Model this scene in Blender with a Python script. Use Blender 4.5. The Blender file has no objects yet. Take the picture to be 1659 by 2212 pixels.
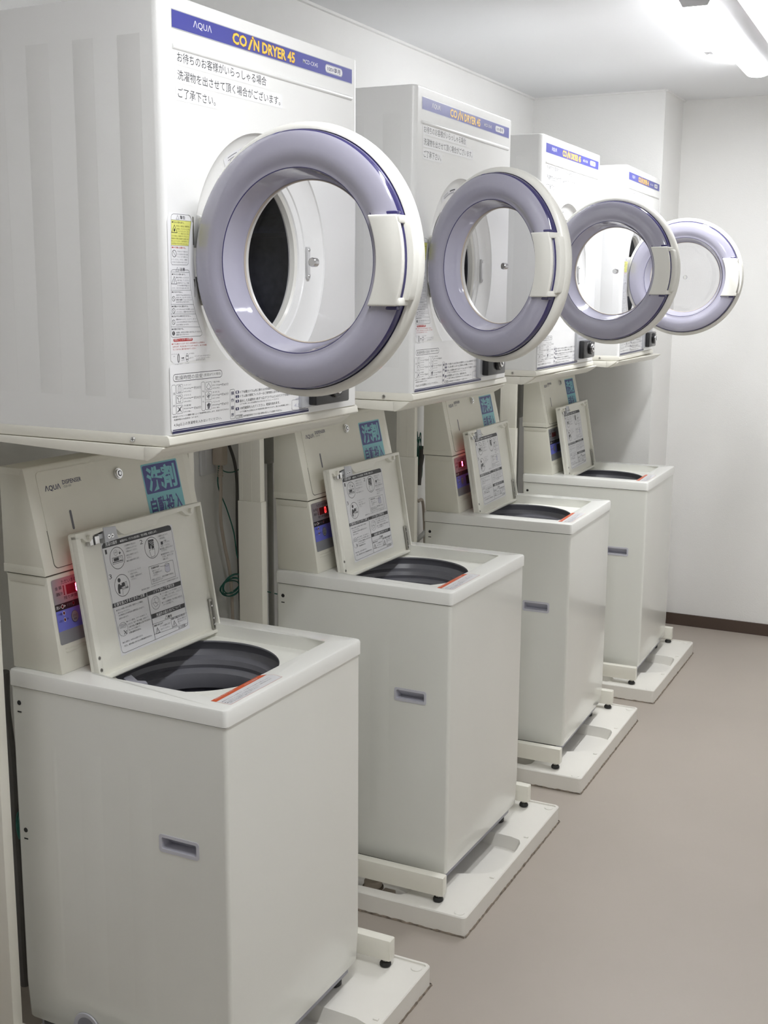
import bpy, bmesh, math, random
from math import sin, cos, pi, sqrt
from mathutils import Vector, Matrix
random.seed(7)
SC = bpy.context.scene
COL = SC.collection

# ------------------------------------------------------------------ materials
def mat(name, col, rough=0.5, metal=0.0, coat=0.0, noise=0.0, nscale=40, bump=0.0, bscale=300, emit=None, es=0, spec=0.5, trans=0.0):
    m = bpy.data.materials.new(name); m.use_nodes = True
    nt = m.node_tree; p = nt.nodes['Principled BSDF']
    p.inputs['Base Color'].default_value = (*col, 1)
    p.inputs['Roughness'].default_value = rough
    p.inputs['Metallic'].default_value = metal
    p.inputs['Coat Weight'].default_value = coat
    p.inputs['Coat Roughness'].default_value = 0.04
    p.inputs['Specular IOR Level'].default_value = spec
    p.inputs['Transmission Weight'].default_value = trans
    if emit:
        p.inputs['Emission Color'].default_value = (*emit, 1); p.inputs['Emission Strength'].default_value = es
    tc = nt.nodes.new('ShaderNodeTexCoord')
    if noise:
        n = nt.nodes.new('ShaderNodeTexNoise'); n.inputs['Scale'].default_value = nscale; n.inputs['Detail'].default_value = 4
        nt.links.new(tc.outputs['Object'], n.inputs['Vector'])
        r = nt.nodes.new('ShaderNodeValToRGB')
        r.color_ramp.elements[0].position = .3; r.color_ramp.elements[1].position = .7
        r.color_ramp.elements[0].color = (*[c * (1 - noise) for c in col], 1)
        r.color_ramp.elements[1].color = (*[min(1, c * (1 + noise)) for c in col], 1)
        nt.links.new(n.outputs['Fac'], r.inputs['Fac']); nt.links.new(r.outputs['Color'], p.inputs['Base Color'])
    if bump:
        n = nt.nodes.new('ShaderNodeTexNoise'); n.inputs['Scale'].default_value = bscale; n.inputs['Detail'].default_value = 3
        nt.links.new(tc.outputs['Object'], n.inputs['Vector'])
        b = nt.nodes.new('ShaderNodeBump'); b.inputs['Strength'].default_value = bump; b.inputs['Distance'].default_value = .002
        nt.links.new(n.outputs['Fac'], b.inputs['Height']); nt.links.new(b.outputs['Normal'], p.inputs['Normal'])
    return m

M = {}
M['dryer'] = mat('dryer_enamel', (.80, .80, .79), .28, coat=.25, noise=.012, nscale=3)
M['washer'] = mat('washer_enamel', (.80, .805, .76), .22, coat=.45, noise=.012, nscale=3)
M['cover'] = mat('washer_top_plastic', (.83, .83, .80), .25, coat=.3)
M['recess'] = mat('washer_recess_plastic', (.83, .83, .78), .4)
M['lid'] = mat('lid_plastic', (.80, .79, .72), .38, bump=.08, bscale=500)
M['cream'] = mat('cream_steel', (.76, .745, .66), .42, bump=.06, bscale=700, noise=.01, nscale=20)
M['stand'] = mat('stand_paint', (.80, .78, .70), .35, coat=.15, noise=.01, nscale=12)
M['pan'] = mat('pan_plastic', (.82, .80, .75), .42, noise=.015, nscale=10)
M['doorw'] = mat('door_white_plastic', (.76, .75, .70), .35, coat=.1)
M['ring'] = mat('smoky_violet_plastic', (.355, .345, .425), .14, coat=.8)
M['ring2'] = mat('clear_violet_funnel', (.44, .43, .53), .10, coat=1.0)
M['navy'] = mat('violet_edge', (.035, .03, .12), .12, coat=.8)
M['drum'] = mat('drum_dark', (.045, .05, .08), .3, metal=.3, noise=.3, nscale=60)  # dark steel colour that also holds the shade of the unlit interior
M['tub'] = mat('tub_plastic', (.20, .20, .225), .33, noise=.03, nscale=40)
M['tubin'] = mat('tub_floor', (.12, .12, .15), .4)
M['chrome'] = mat('chrome', (.75, .75, .76), .16, metal=1)
M['steel'] = mat('dull_steel', (.42, .41, .38), .35, metal=.9)
M['silver'] = mat('silver_plastic', (.50, .51, .54), .35, metal=.35)
M['black'] = mat('black_plastic', (.012, .012, .014), .35, coat=.3)
M['rubber'] = mat('black_rubber', (.015, .015, .015), .5)
M['gray'] = mat('violet_grey_plastic', (.30, .30, .35), .4)
M['grip'] = mat('pale_lilac_plastic', (.58, .58, .64), .35)
M['seam'] = mat('seam_shadow_gap', (.10, .095, .08), .7)
M['wall'] = mat('white_wall_vinyl', (.82, .815, .80), .75, noise=.015, nscale=2.5, bump=.25, bscale=240)
M['ceil'] = mat('ceiling_paint', (.79, .795, .805), .85, bump=.1, bscale=160)
M['floor'] = mat('beige_floor_sheet', (.405, .36, .315), .42, noise=.035, nscale=1.6, bump=.05, bscale=400)
M['base'] = mat('brown_skirting', (.075, .05, .038), .5)
M['green'] = mat('green_wire', (.01, .13, .10), .4)
M['cord'] = mat('beige_cord', (.52, .45, .38), .45)
M['dcord'] = mat('grey_cord', (.10, .095, .09), .5)
M['pipe'] = mat('grey_pipe', (.42, .42, .40), .5)
M['tape'] = mat('clear_label_film', (.86, .86, .87), .25)
M['led'] = mat('lit_red_digit', (.9, .05, .1), .4, emit=(1, .03, .10), es=9)
M['leddim'] = mat('dim_red_digit', (.5, .02, .02), .4, emit=(1, .02, .02), es=1.2)
M['lamp'] = mat('lamp_diffuser', (1, 1, 1), .5, emit=(.97, .985, 1), es=11.0)
M['lamp2'] = mat('lamp_diffuser_dimmed', (1, 1, 1), .5, emit=(.97, .985, 1), es=8.6)  # same diffuser with weaker emission, dimmed to balance brightness near the camera
M['plate'] = mat('bright_plate', (.62, .62, .62), .3, metal=.15)
M['lampbody'] = mat('lamp_housing', (.74, .74, .76), .4)
M['caulk'] = mat('grimy_caulk', (.19, .155, .12), .8, noise=.5, nscale=60)
# print inks
M['k'] = mat('ink_black', (.03, .03, .035), .45)
M['g'] = mat('ink_grey', (.16, .16, .18), .5)
M['n'] = mat('ink_navy', (.02, .02, .09), .4)
M['w'] = mat('label_white', (.72, .72, .74), .35)
M['y'] = mat('label_yellow', (.80, .80, .22), .4)
M['o'] = mat('ink_olive', (.15, .14, .02), .5)
M['r'] = mat('ink_red', (.50, .03, .025), .45)
M['v'] = mat('ink_lilac', (.55, .55, .64), .45)
M['band'] = mat('band_blue', (.06, .065, .31), .35)
M['sun'] = mat('ink_yellow', (.95, .58, .06), .4)
M['maroon'] = mat('ink_maroon', (.22, .04, .03), .5)
M['cyan'] = mat('sticker_cyan', (.20, .50, .56), .4)
M['deep'] = mat('sticker_blue', (.055, .06, .24), .4)
M['peri'] = mat('panel_periwinkle', (.16, .18, .62), .35)
M['psil'] = mat('panel_silver', (.36, .37, .40), .3, metal=.4)
M['win'] = mat('display_window_red', (.10, .006, .008), .15, coat=.6)
M['orange'] = mat('sticker_orange_red', (.60, .10, .03), .4)

def glass_mat():
    m = bpy.data.materials.new('clear_door_glass'); m.use_nodes = True
    nt = m.node_tree; nt.nodes.clear()
    o = nt.nodes.new('ShaderNodeOutputMaterial'); mx = nt.nodes.new('ShaderNodeMixShader')
    t = nt.nodes.new('ShaderNodeBsdfTransparent'); t.inputs[0].default_value = (.90, .90, .925, 1)
    g = nt.nodes.new('ShaderNodeBsdfGlossy'); g.inputs['Roughness'].default_value = .015
    lw = nt.nodes.new('ShaderNodeLayerWeight'); lw.inputs[0].default_value = .5
    pw = nt.nodes.new('ShaderNodeMath'); pw.operation = 'POWER'; pw.inputs[1].default_value = 4.0
    f = nt.nodes.new('ShaderNodeMath'); f.operation = 'MULTIPLY_ADD'; f.inputs[1].default_value = .7; f.inputs[2].default_value = .05
    nt.links.new(lw.outputs['Facing'], pw.inputs[0]); nt.links.new(pw.outputs[0], f.inputs[0])
    nt.links.new(f.outputs[0], mx.inputs[0]); nt.links.new(t.outputs[0], mx.inputs[1]); nt.links.new(g.outputs[0], mx.inputs[2])
    nt.links.new(mx.outputs[0], o.inputs[0]); return m
M['glass'] = glass_mat()

# ------------------------------------------------------------------ mesh helpers
class MB:
    """collects faces with materials and links them as one mesh object"""
    def __init__(s): s.v = []; s.f = []; s.m = []; s.mats = []
    def mi(s, k):
        if k not in s.mats: s.mats.append(k)
        return s.mats.index(k)
    def add(s, vs, fs, k):
        b = len(s.v); s.v += [tuple(x) for x in vs]; i = s.mi(k)
        for f in fs: s.f.append([b + j for j in f]); s.m.append(i)
    def bm(s, bm, k):
        bm.verts.index_update()
        s.add([v.co[:] for v in bm.verts], [[v.index for v in f.verts] for f in bm.faces], k); bm.free()
    def box(s, x0, x1, y0, y1, z0, z1, k, r=0, seg=2):
        bm = bmesh.new(); bmesh.ops.create_cube(bm, size=1)
        for v in bm.verts:
            v.co = Vector((x0 if v.co.x < 0 else x1, y0 if v.co.y < 0 else y1, z0 if v.co.z < 0 else z1))
        if r: bmesh.ops.bevel(bm, geom=bm.edges[:], offset=r, segments=seg, affect='EDGES', profile=.5)
        s.bm(bm, k)
    def prism(s, poly, a0, a1, k, axis='y', r=0, seg=2):
        """extrude a 2D polygon; axis y: poly=(x,z); axis z: poly=(x,y); axis x: poly=(y,z)"""
        bm = bmesh.new()
        def P(p, a):
            return {'y': (p[0], a, p[1]), 'z': (p[0], p[1], a), 'x': (a, p[0], p[1])}[axis]
        A = [bm.verts.new(P(p, a0)) for p in poly]; B = [bm.verts.new(P(p, a1)) for p in poly]
        n = len(poly); bm.faces.new(A); bm.faces.new(B[::-1])
        for i in range(n): bm.faces.new((A[i], B[i], B[(i + 1) % n], A[(i + 1) % n]))
        bmesh.ops.recalc_face_normals(bm, faces=bm.faces)
        if r: bmesh.ops.bevel(bm, geom=bm.edges[:], offset=r, segments=seg, affect='EDGES', profile=.5)
        s.bm(bm, k)
    def lathe(s, prof, c, k, axis='y', n=96, a0=0, a1=2 * pi):
        """prof: (radius, along). axis through c"""
        full = abs(a1 - a0 - 2 * pi) < 1e-6
        vs = []; cnt = n if full else n + 1
        for i in range(cnt):
            a = a0 + (a1 - a0) * i / n
            for (r, t) in prof:
                if axis == 'y': vs.append((c[0] + r * cos(a), c[1] + t, c[2] + r * sin(a)))
                elif axis == 'x': vs.append((c[0] + t, c[1] + r * cos(a), c[2] + r * sin(a)))
                else: vs.append((c[0] + r * cos(a), c[1] + r * sin(a), c[2] + t))
        m = len(prof); fs = []
        for i in range(n):
            j = (i + 1) % cnt
            for q in range(m - 1): fs.append((i * m + q, i * m + q + 1, j * m + q + 1, j * m + q))
        s.add(vs, fs, k)
    def cyl(s, c, r, t0, t1, k, axis='y', n=32, ch=0):
        if ch: pr = [(0, t0), (r - ch, t0), (r, t0 + ch), (r, t1 - ch), (r - ch, t1), (0, t1)]
        else: pr = [(0, t0), (r, t0), (r, t1), (0, t1)]
        s.lathe(pr, c, k, axis, n)
    def tube(s, pts, r, k, n=10):
        P = [Vector(p) for p in pts]; vs = []; up = Vector((.3, .2, 1)).normalized()
        for i, p in enumerate(P):
            d = (P[min(i + 1, len(P) - 1)] - P[max(i - 1, 0)]).normalized()
            a = d.cross(up)
            if a.length < 1e-3: a = d.cross(Vector((1, 0, 0)))
            a.normalize(); b = d.cross(a)
            for j in range(n):
                t = 2 * pi * j / n; vs.append(p + a * r * cos(t) + b * r * sin(t))
        fs = [(i * n + j, i * n + (j + 1) % n, (i + 1) * n + (j + 1) % n, (i + 1) * n + j) for i in range(len(P) - 1) for j in range(n)]
        fs += [tuple(range(n))[::-1], tuple(range((len(P) - 1) * n, len(P) * n))]
        s.add(vs, fs, k)
    def holed(s, rect, hole, f, k):
        """rect (u0,v0,u1,v1) with a star-shaped hole polygon; f maps (u,v)->xyz"""
        u0, v0, u1, v1 = rect
        cx = sum(p[0] for p in hole) / len(hole); cy = sum(p[1] for p in hole) / len(hole)
        A = [(math.atan2(p[1] - cy, p[0] - cx), p) for p in hole]
        C = [(math.atan2(b - cy, a - cx), (a, b)) for a in (u0, u1) for b in (v0, v1)]
        ev = sorted([(a, p, None) for a, p in A] + [(a, None, p) for a, p in C], key=lambda t: t[0])
        hs = sorted(A)
        def hp(a):
            for i in range(len(hs)):
                a0, p0 = hs[i]; a1, p1 = hs[(i + 1) % len(hs)]
                if i == len(hs) - 1: a1 += 2 * pi
                aa = a if a >= hs[0][0] else a + 2 * pi
                if a0 <= aa <= a1:
                    d = (cos(aa), sin(aa)); e = (p1[0] - p0[0], p1[1] - p0[1]); w = (p0[0] - cx, p0[1] - cy)
                    den = d[0] * e[1] - d[1] * e[0]
                    if abs(den) < 1e-12: return p0
                    t = (w[0] * e[1] - w[1] * e[0]) / den
                    return (cx + d[0] * t, cy + d[1] * t)
            return hs[0][1]
        def op(a):
            d = (cos(a), sin(a)); t = 1e9
            for (lim, c, dd) in ((u0, cx, d[0]), (u1, cx, d[0]), (v0, cy, d[1]), (v1, cy, d[1])):
                if abs(dd) > 1e-9:
                    q = (lim - c) / dd
                    if q > 0: t = min(t, q)
            return (cx + d[0] * t, cy + d[1] * t)
        I = [(p if p else hp(a)) for a, p, c in ev]; O = [(c if c else op(a)) for a, p, c in ev]
        n = len(ev); s.add([f(*p) for p in I] + [f(*p) for p in O], [(i, (i + 1) % n, n + (i + 1) % n, n + i) for i in range(n)], k)
        return I
    def wall(s, loop, f, g, k):
        n = len(loop); s.add([f(*p) for p in loop] + [g(*p) for p in loop], [(i, (i + 1) % n, n + (i + 1) % n, n + i) for i in range(n)], k)
    def build(s, name, parent=None, smooth=35, fix=True):
        me = bpy.data.meshes.new(name); me.from_pydata(s.v, [], s.f)
        for k in s.mats: me.materials.append(M[k])
        me.polygons.foreach_set('material_index', s.m)
        if fix:
            bm = bmesh.new(); bm.from_mesh(me); bmesh.ops.remove_doubles(bm, verts=bm.verts, dist=1e-5)
            bmesh.ops.recalc_face_normals(bm, faces=bm.faces); bm.to_mesh(me); bm.free()
        if smooth:
            me.polygons.foreach_set('use_smooth', [True] * len(me.polygons)); me.set_sharp_from_angle(angle=math.radians(smooth))
        me.update()
        o = bpy.data.objects.new(name, me); COL.objects.link(o)
        if parent: o.parent = parent
        return o

def smoothpts(P, n=8):
    P = [Vector(p) for p in P]; out = []
    for i in range(len(P) - 1):
        a, b, c, d = P[max(i - 1, 0)], P[i], P[i + 1], P[min(i + 2, len(P) - 1)]
        for j in range(n):
            t = j / n
            out.append(.5 * ((2 * b) + (c - a) * t + (2 * a - 5 * b + 4 * c - d) * t * t + (3 * b - a - 3 * c + d) * t ** 3))
    out.append(P[-1]); return out

def rrect(x0, y0, x1, y1, r, n=6):
    r = min(r, (x1 - x0) / 2 - 1e-6, (y1 - y0) / 2 - 1e-6)
    if r <= 0: return [(x0, y0), (x1, y0), (x1, y1), (x0, y1)]
    out = []
    for cx, cy, a in ((x1 - r, y1 - r, 0), (x0 + r, y1 - r, pi / 2), (x0 + r, y0 + r, pi), (x1 - r, y0 + r, 3 * pi / 2)):
        for i in range(n + 1): t = a + pi / 2 * i / n; out.append((cx + r * cos(t), cy + r * sin(t)))
    return out

TXT = {}
def textmesh(s, bold):
    key = (s, bold)
    if key in TXT: return TXT[key]
    cu = bpy.data.curves.new('print', 'FONT'); cu.body = s; cu.size = 1; cu.resolution_u = 2; cu.fill_mode = 'FRONT'
    cu.offset = .012 * bold if bold else 0
    ob = bpy.data.objects.new('print', cu); COL.objects.link(ob)
    dg = bpy.context.evaluated_depsgraph_get(); me = bpy.data.meshes.new_from_object(ob.evaluated_get(dg))
    V = [tuple(v.co[:2]) for v in me.vertices]; F = [tuple(p.vertices) for p in me.polygons]
    bpy.data.objects.remove(ob); bpy.data.curves.remove(cu); bpy.data.meshes.remove(me)
    if V:
        x0 = min(v[0] for v in V); x1 = max(v[0] for v in V); y0 = min(v[1] for v in V); y1 = max(v[1] for v in V)
    else: x0 = y0 = 0; x1 = y1 = 1
    TXT[key] = (V, F, (x0, y0, x1, y1)); return TXT[key]

class Print:
    """flat printing laid on a surface: items are given in metres on that surface; f(u,v,h)->xyz"""
    def __init__(s, f, h=.0003): s.f = f; s.mb = MB(); s.h = h
    def poly(s, pts, k, fill=True):
        if fill: s.h += 3e-5
        bm = bmesh.new(); vs = [bm.verts.new((p[0], p[1], 0)) for p in pts]
        try: fc = bm.faces.new(vs)
        except ValueError: bm.free(); return
        bmesh.ops.triangulate(bm, faces=[fc]); bm.verts.index_update()
        s.mb.add([s.f(v.co.x, v.co.y, s.h) for v in bm.verts], [[v.index for v in f.verts] for f in bm.faces], k); bm.free()
    def outline(s, pts, lw, k):
        n = len(pts)
        for i in range(n): s.line(pts[i], pts[(i + 1) % n], lw, k)
    def line(s, a, b, lw, k):
        dx, dy = b[0] - a[0], b[1] - a[1]; L = math.hypot(dx, dy)
        if L < 1e-7: return
        nx, ny = -dy / L * lw / 2, dx / L * lw / 2; ex, ey = dx / L * lw / 2, dy / L * lw / 2; h = s.h + 3e-5
        s.mb.add([s.f(*p, h) for p in ((a[0] + nx - ex, a[1] + ny - ey), (a[0] - nx - ex, a[1] - ny - ey), (b[0] - nx + ex, b[1] - ny + ey), (b[0] + nx + ex, b[1] + ny + ey))], [(0, 1, 2, 3)], k)
    def text(s, t, x, y, w, h, k, bold=0):
        V, F, (x0, y0, x1, y1) = textmesh(t, bold)
        sx = w / max(x1 - x0, 1e-6); sy = h / max(y1 - y0, 1e-6)
        s.mb.add([s.f(x + (v[0] - x0) * sx, y + (v[1] - y0) * sy, s.h + 4e-5) for v in V], F, k)
    def ell(s, cx, cy, rx, ry, k, lw=0):
        pts = [(cx + rx * cos(2 * pi * i / 40), cy + ry * sin(2 * pi * i / 40)) for i in range(40)]
        if lw: s.outline(pts, lw, k)
        else: s.poly(pts, k)
    def art(s, items):
        for it in items:
            c = it[0]
            if c == 'T': s.text(*it[1:6], it[6], it[7])
            elif c == 'R':
                x0, y0, x1, y1, r, lw, k = it[1:]
                if x1 - x0 < 1e-4 or y1 - y0 < 1e-4: continue
                p = rrect(x0, y0, x1, y1, r, 4)
                s.outline(p, lw, k) if lw else s.poly(p, k)
            elif c == 'E': s.ell(it[1], it[2], it[3], it[4], it[6], it[5])
            elif c == 'L': s.line((it[1], it[2]), (it[3], it[4]), it[5], it[6])
            elif c == 'P': s.outline(it[1], it[2], it[3]) if it[2] else s.poly(it[1], it[3])
    def build(s, name, parent): return s.mb.build(name, parent, smooth=0, fix=False)

# ------------------------------------------------------------------ object helpers
def thing(name, loc, rz, label, cat, group=None):
    o = bpy.data.objects.new(name, None); COL.objects.link(o); o.location = loc; o.rotation_euler = (0, 0, rz)
    o.empty_display_size = .05
    tag(o, label, cat, group); return o
def tag(o, label, cat, group=None):
    o['label'] = label; o['category'] = cat
    if group: o['group'] = group
    return o
def struct(o): o['kind'] = 'structure'; return o
def copy_tree(o, parent=None):
    c = o.copy(); COL.objects.link(c); c.parent = parent
    for ch in list(o.children): copy_tree(ch, c)
    return c
def rot2(t, x, y): return (cos(t) * x - sin(t) * y, sin(t) * x + cos(t) * y)
ART_TIME=[
('R',0.0144,0.0893,0.1547,0.1013,0.014,0.001,'k'),
('T','乾燥時間の目安',0.0201,0.0913,0.0764,0.0075,'k',0),
('T','(室温20℃の場合)',0.1005,0.0927,0.0504,0.0055,'k',0),
('R',0.0097,0.0349,0.0205,0.084,0.003,0.0006,'k'),
('R',0.0924,0.0345,0.1028,0.0839,0.003,0.0006,'k'),
('T','混',0.013,0.0674,0.0061,0.0038,'k',0),
('T','紡',0.0122,0.0474,0.006,0.0037,'k',0),
('T','も',0.0951,0.0662,0.0057,0.0034,'k',0),
('T','め',0.0948,0.0572,0.0057,0.0034,'k',0),
('T','ん',0.0945,0.0487,0.0057,0.0033,'k',0),
('R',0.0223,0.0694,0.0401,0.0837,0.002,0.0006,'k'),
('R',0.0216,0.0526,0.0394,0.0662,0.002,0.0006,'k'),
('R',0.0209,0.0354,0.0387,0.049,0.002,0.0006,'k'),
('R',0.1049,0.0691,0.1225,0.0829,0.002,0.0006,'k'),
('R',0.1042,0.0521,0.1219,0.0663,0.002,0.0006,'k'),
('R',0.1036,0.0351,0.1213,0.0488,0.002,0.0006,'k'),
('T','カッターシャツ',0.0429,0.0804,0.0205,0.0031,'k',0),
('T','約200g',0.0427,0.0744,0.0205,0.0031,'k',0),
('T','(約5枚)',0.0425,0.0695,0.0205,0.0026,'k',0),
('T','ブラウス',0.0422,0.0631,0.0205,0.0031,'k',0),
('T','約200g',0.042,0.0578,0.0205,0.0031,'k',0),
('T','(約6枚)',0.0418,0.0527,0.0205,0.0026,'k',0),
('T','作業服',0.0415,0.0457,0.0205,0.0032,'k',0),
('T','約800g',0.0413,0.0406,0.0205,0.0031,'k',0),
('T','(約3着)',0.0411,0.0356,0.0205,0.0025,'k',0),
('T','約30分',0.0715,0.0733,0.0202,0.0049,'k',0),
('L',0.064,0.0765,0.0698,0.0765,0.0008,'k'),
('T','約30分',0.0709,0.0565,0.0202,0.0048,'k',0),
('L',0.0634,0.0598,0.0692,0.0598,0.0008,'k'),
('T','約60分',0.0702,0.039,0.0203,0.0049,'k',0),
('L',0.0627,0.0423,0.0685,0.0423,0.0008,'k'),
('T','下着(半袖)',0.125,0.08,0.022,0.0033,'k',0),
('T','約130g',0.1248,0.0744,0.022,0.0033,'k',0),
('T','(約6枚)',0.1247,0.0696,0.0219,0.0026,'k',0),
('T','タオル',0.1244,0.0625,0.022,0.0032,'k',0),
('T','約70g',0.1242,0.0569,0.022,0.0033,'k',0),
('T','(約15枚)',0.124,0.0521,0.0221,0.0026,'k',0),
('T','パジャマ',0.1238,0.0454,0.022,0.0032,'k',0),
('T','約500g',0.1236,0.0399,0.0221,0.0033,'k',0),
('T','(約1着)',0.1235,0.035,0.022,0.0027,'k',0),
('T','約60分',0.153,0.0731,0.0206,0.0051,'k',0),
('L',0.1469,0.076,0.1523,0.076,0.0008,'k'),
('T','約60分',0.1525,0.0561,0.0206,0.005,'k',0),
('L',0.1463,0.0591,0.1517,0.0591,0.0008,'k'),
('T','約60分',0.1519,0.0391,0.0206,0.0051,'k',0),
('L',0.1457,0.0423,0.1512,0.0423,0.0008,'k'),
('P',[(0.0277,0.081),(0.0314,0.0822),(0.035,0.0808),(0.0351,0.071),(0.0268,0.0709)],0.0008,'k'),
('L',0.0314,0.0819,0.0309,0.0709,0.0006,'k'),
('P',[(0.0237,0.0624),(0.028,0.0645),(0.0329,0.0644),(0.0367,0.0624),(0.0347,0.0601),(0.0335,0.0611),(0.0332,0.0547),(0.0271,0.0549),(0.0273,0.061),(0.0251,0.0602)],0.0008,'k'),
('L',0.0244,0.0381,0.0353,0.0465,0.0016,'k'),
('L',0.0248,0.0468,0.035,0.038,0.001,'k'),
('P',[(0.0271,0.0439),(0.0316,0.0444),(0.0334,0.0404),(0.0289,0.0392)],0,'g'),
('P',[(0.1139,0.0808),(0.117,0.0775),(0.12,0.0747),(0.1162,0.0709),(0.1109,0.071),(0.1077,0.0743),(0.1112,0.0779)],0.0008,'k'),
('P',[(0.1077,0.0596),(0.1134,0.0646),(0.119,0.0603),(0.113,0.0541)],0.0008,'k'),
('P',[(0.1089,0.058),(0.1138,0.0618),(0.1169,0.0597),(0.1125,0.0557)],0,'g'),
('P',[(0.1073,0.0434),(0.1133,0.0472),(0.119,0.044),(0.115,0.0365),(0.1102,0.0357),(0.1091,0.0401)],0,'g'),
('P',[(0.1084,0.0436),(0.1132,0.0463),(0.1144,0.0428),(0.1109,0.0412)],0,'k'),
('T','※室温およびセンイの種類や量によって乾燥時間は変化します。室温が10℃下がると',0.0102,0.0294,0.1634,0.003,'k',0),
('T','乾燥時間は10%程度長くなります。',0.0136,0.0242,0.0688,0.0029,'k',0),
('T','4.5kg以上の洗濯物を入れないでください。',0.0132,0.0137,0.137,0.0061,'k',0),
('R',0.1778,0.012,0.1923,0.065,0.003,0.0006,'k'),
('T','操',0.1808,0.0549,0.0098,0.0067,'n',1),
('T','作',0.1804,0.0422,0.0098,0.0067,'n',1),
('T','順',0.18,0.0285,0.0098,0.0067,'n',1),
('T','序',0.1796,0.016,0.0099,0.0067,'n',1),
('R',0.1954,0.0561,0.2064,0.0616,0.002,0.0,'n'),
('T','1',0.1983,0.0569,0.0045,0.0041,'w',1),
('R',0.1952,0.0483,0.2062,0.0537,0.002,0.0,'n'),
('T','2',0.1981,0.049,0.0045,0.0042,'w',1),
('R',0.195,0.0399,0.2059,0.0453,0.002,0.0,'n'),
('T','3',0.1978,0.0406,0.0046,0.0042,'w',1),
('R',0.1946,0.0261,0.2055,0.0315,0.002,0.0,'n'),
('T','4',0.1974,0.0268,0.0046,0.0042,'w',1),
('T','ドアを開きドラム内に他の人の洗濯物が入っていないか確かめてください。',0.2091,0.0558,0.2079,0.0051,'k',0),
('T','ドラム奥の排気フィルターはご使用前に必ず掃除してください。',0.2089,0.0484,0.1781,0.005,'k',0),
('T','脱水した洗濯物を1枚ずつ広げてドラムに入れてドアを閉めてください。',0.2086,0.0398,0.2048,0.005,'k',0),
('T','(ドアを閉じるとき洗濯物がはさまらないようにしてください)',0.2085,0.0345,0.1305,0.0036,'k',0),
('T','100円硬貨を入れてください。乾燥を始めます。',0.2094,0.0266,0.1336,0.0053,'k',0),
('T','(ドアを開ければ運転は止まり乾燥状態を確かめられます。閉じれば再運転します。)',0.2081,0.0204,0.1719,0.0037,'k',0),
('R',0.1941,0.0117,0.2172,0.0173,0.002,0.0006,'k'),
('T','ご注意',0.197,0.013,0.0177,0.0039,'k',0),
('T','100円硬貨専用ですので他の硬貨は投入しても返却されません。',0.2193,0.0124,0.1314,0.0037,'k',0),
('R',0.3864,0.0105,0.4397,0.03,0.004,0.0006,'g'),
('T','標準',0.3999,0.0287,0.0268,0.0042,'v',0),
('T','4.5kg',0.3947,0.0128,0.0403,0.0097,'v',1),
('L',0.013,0.0098,0.4384,0.0071,0.0016,'n'),
('L',0.0116,0.006,0.4394,0.0033,0.0042,'n'),
]
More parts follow.
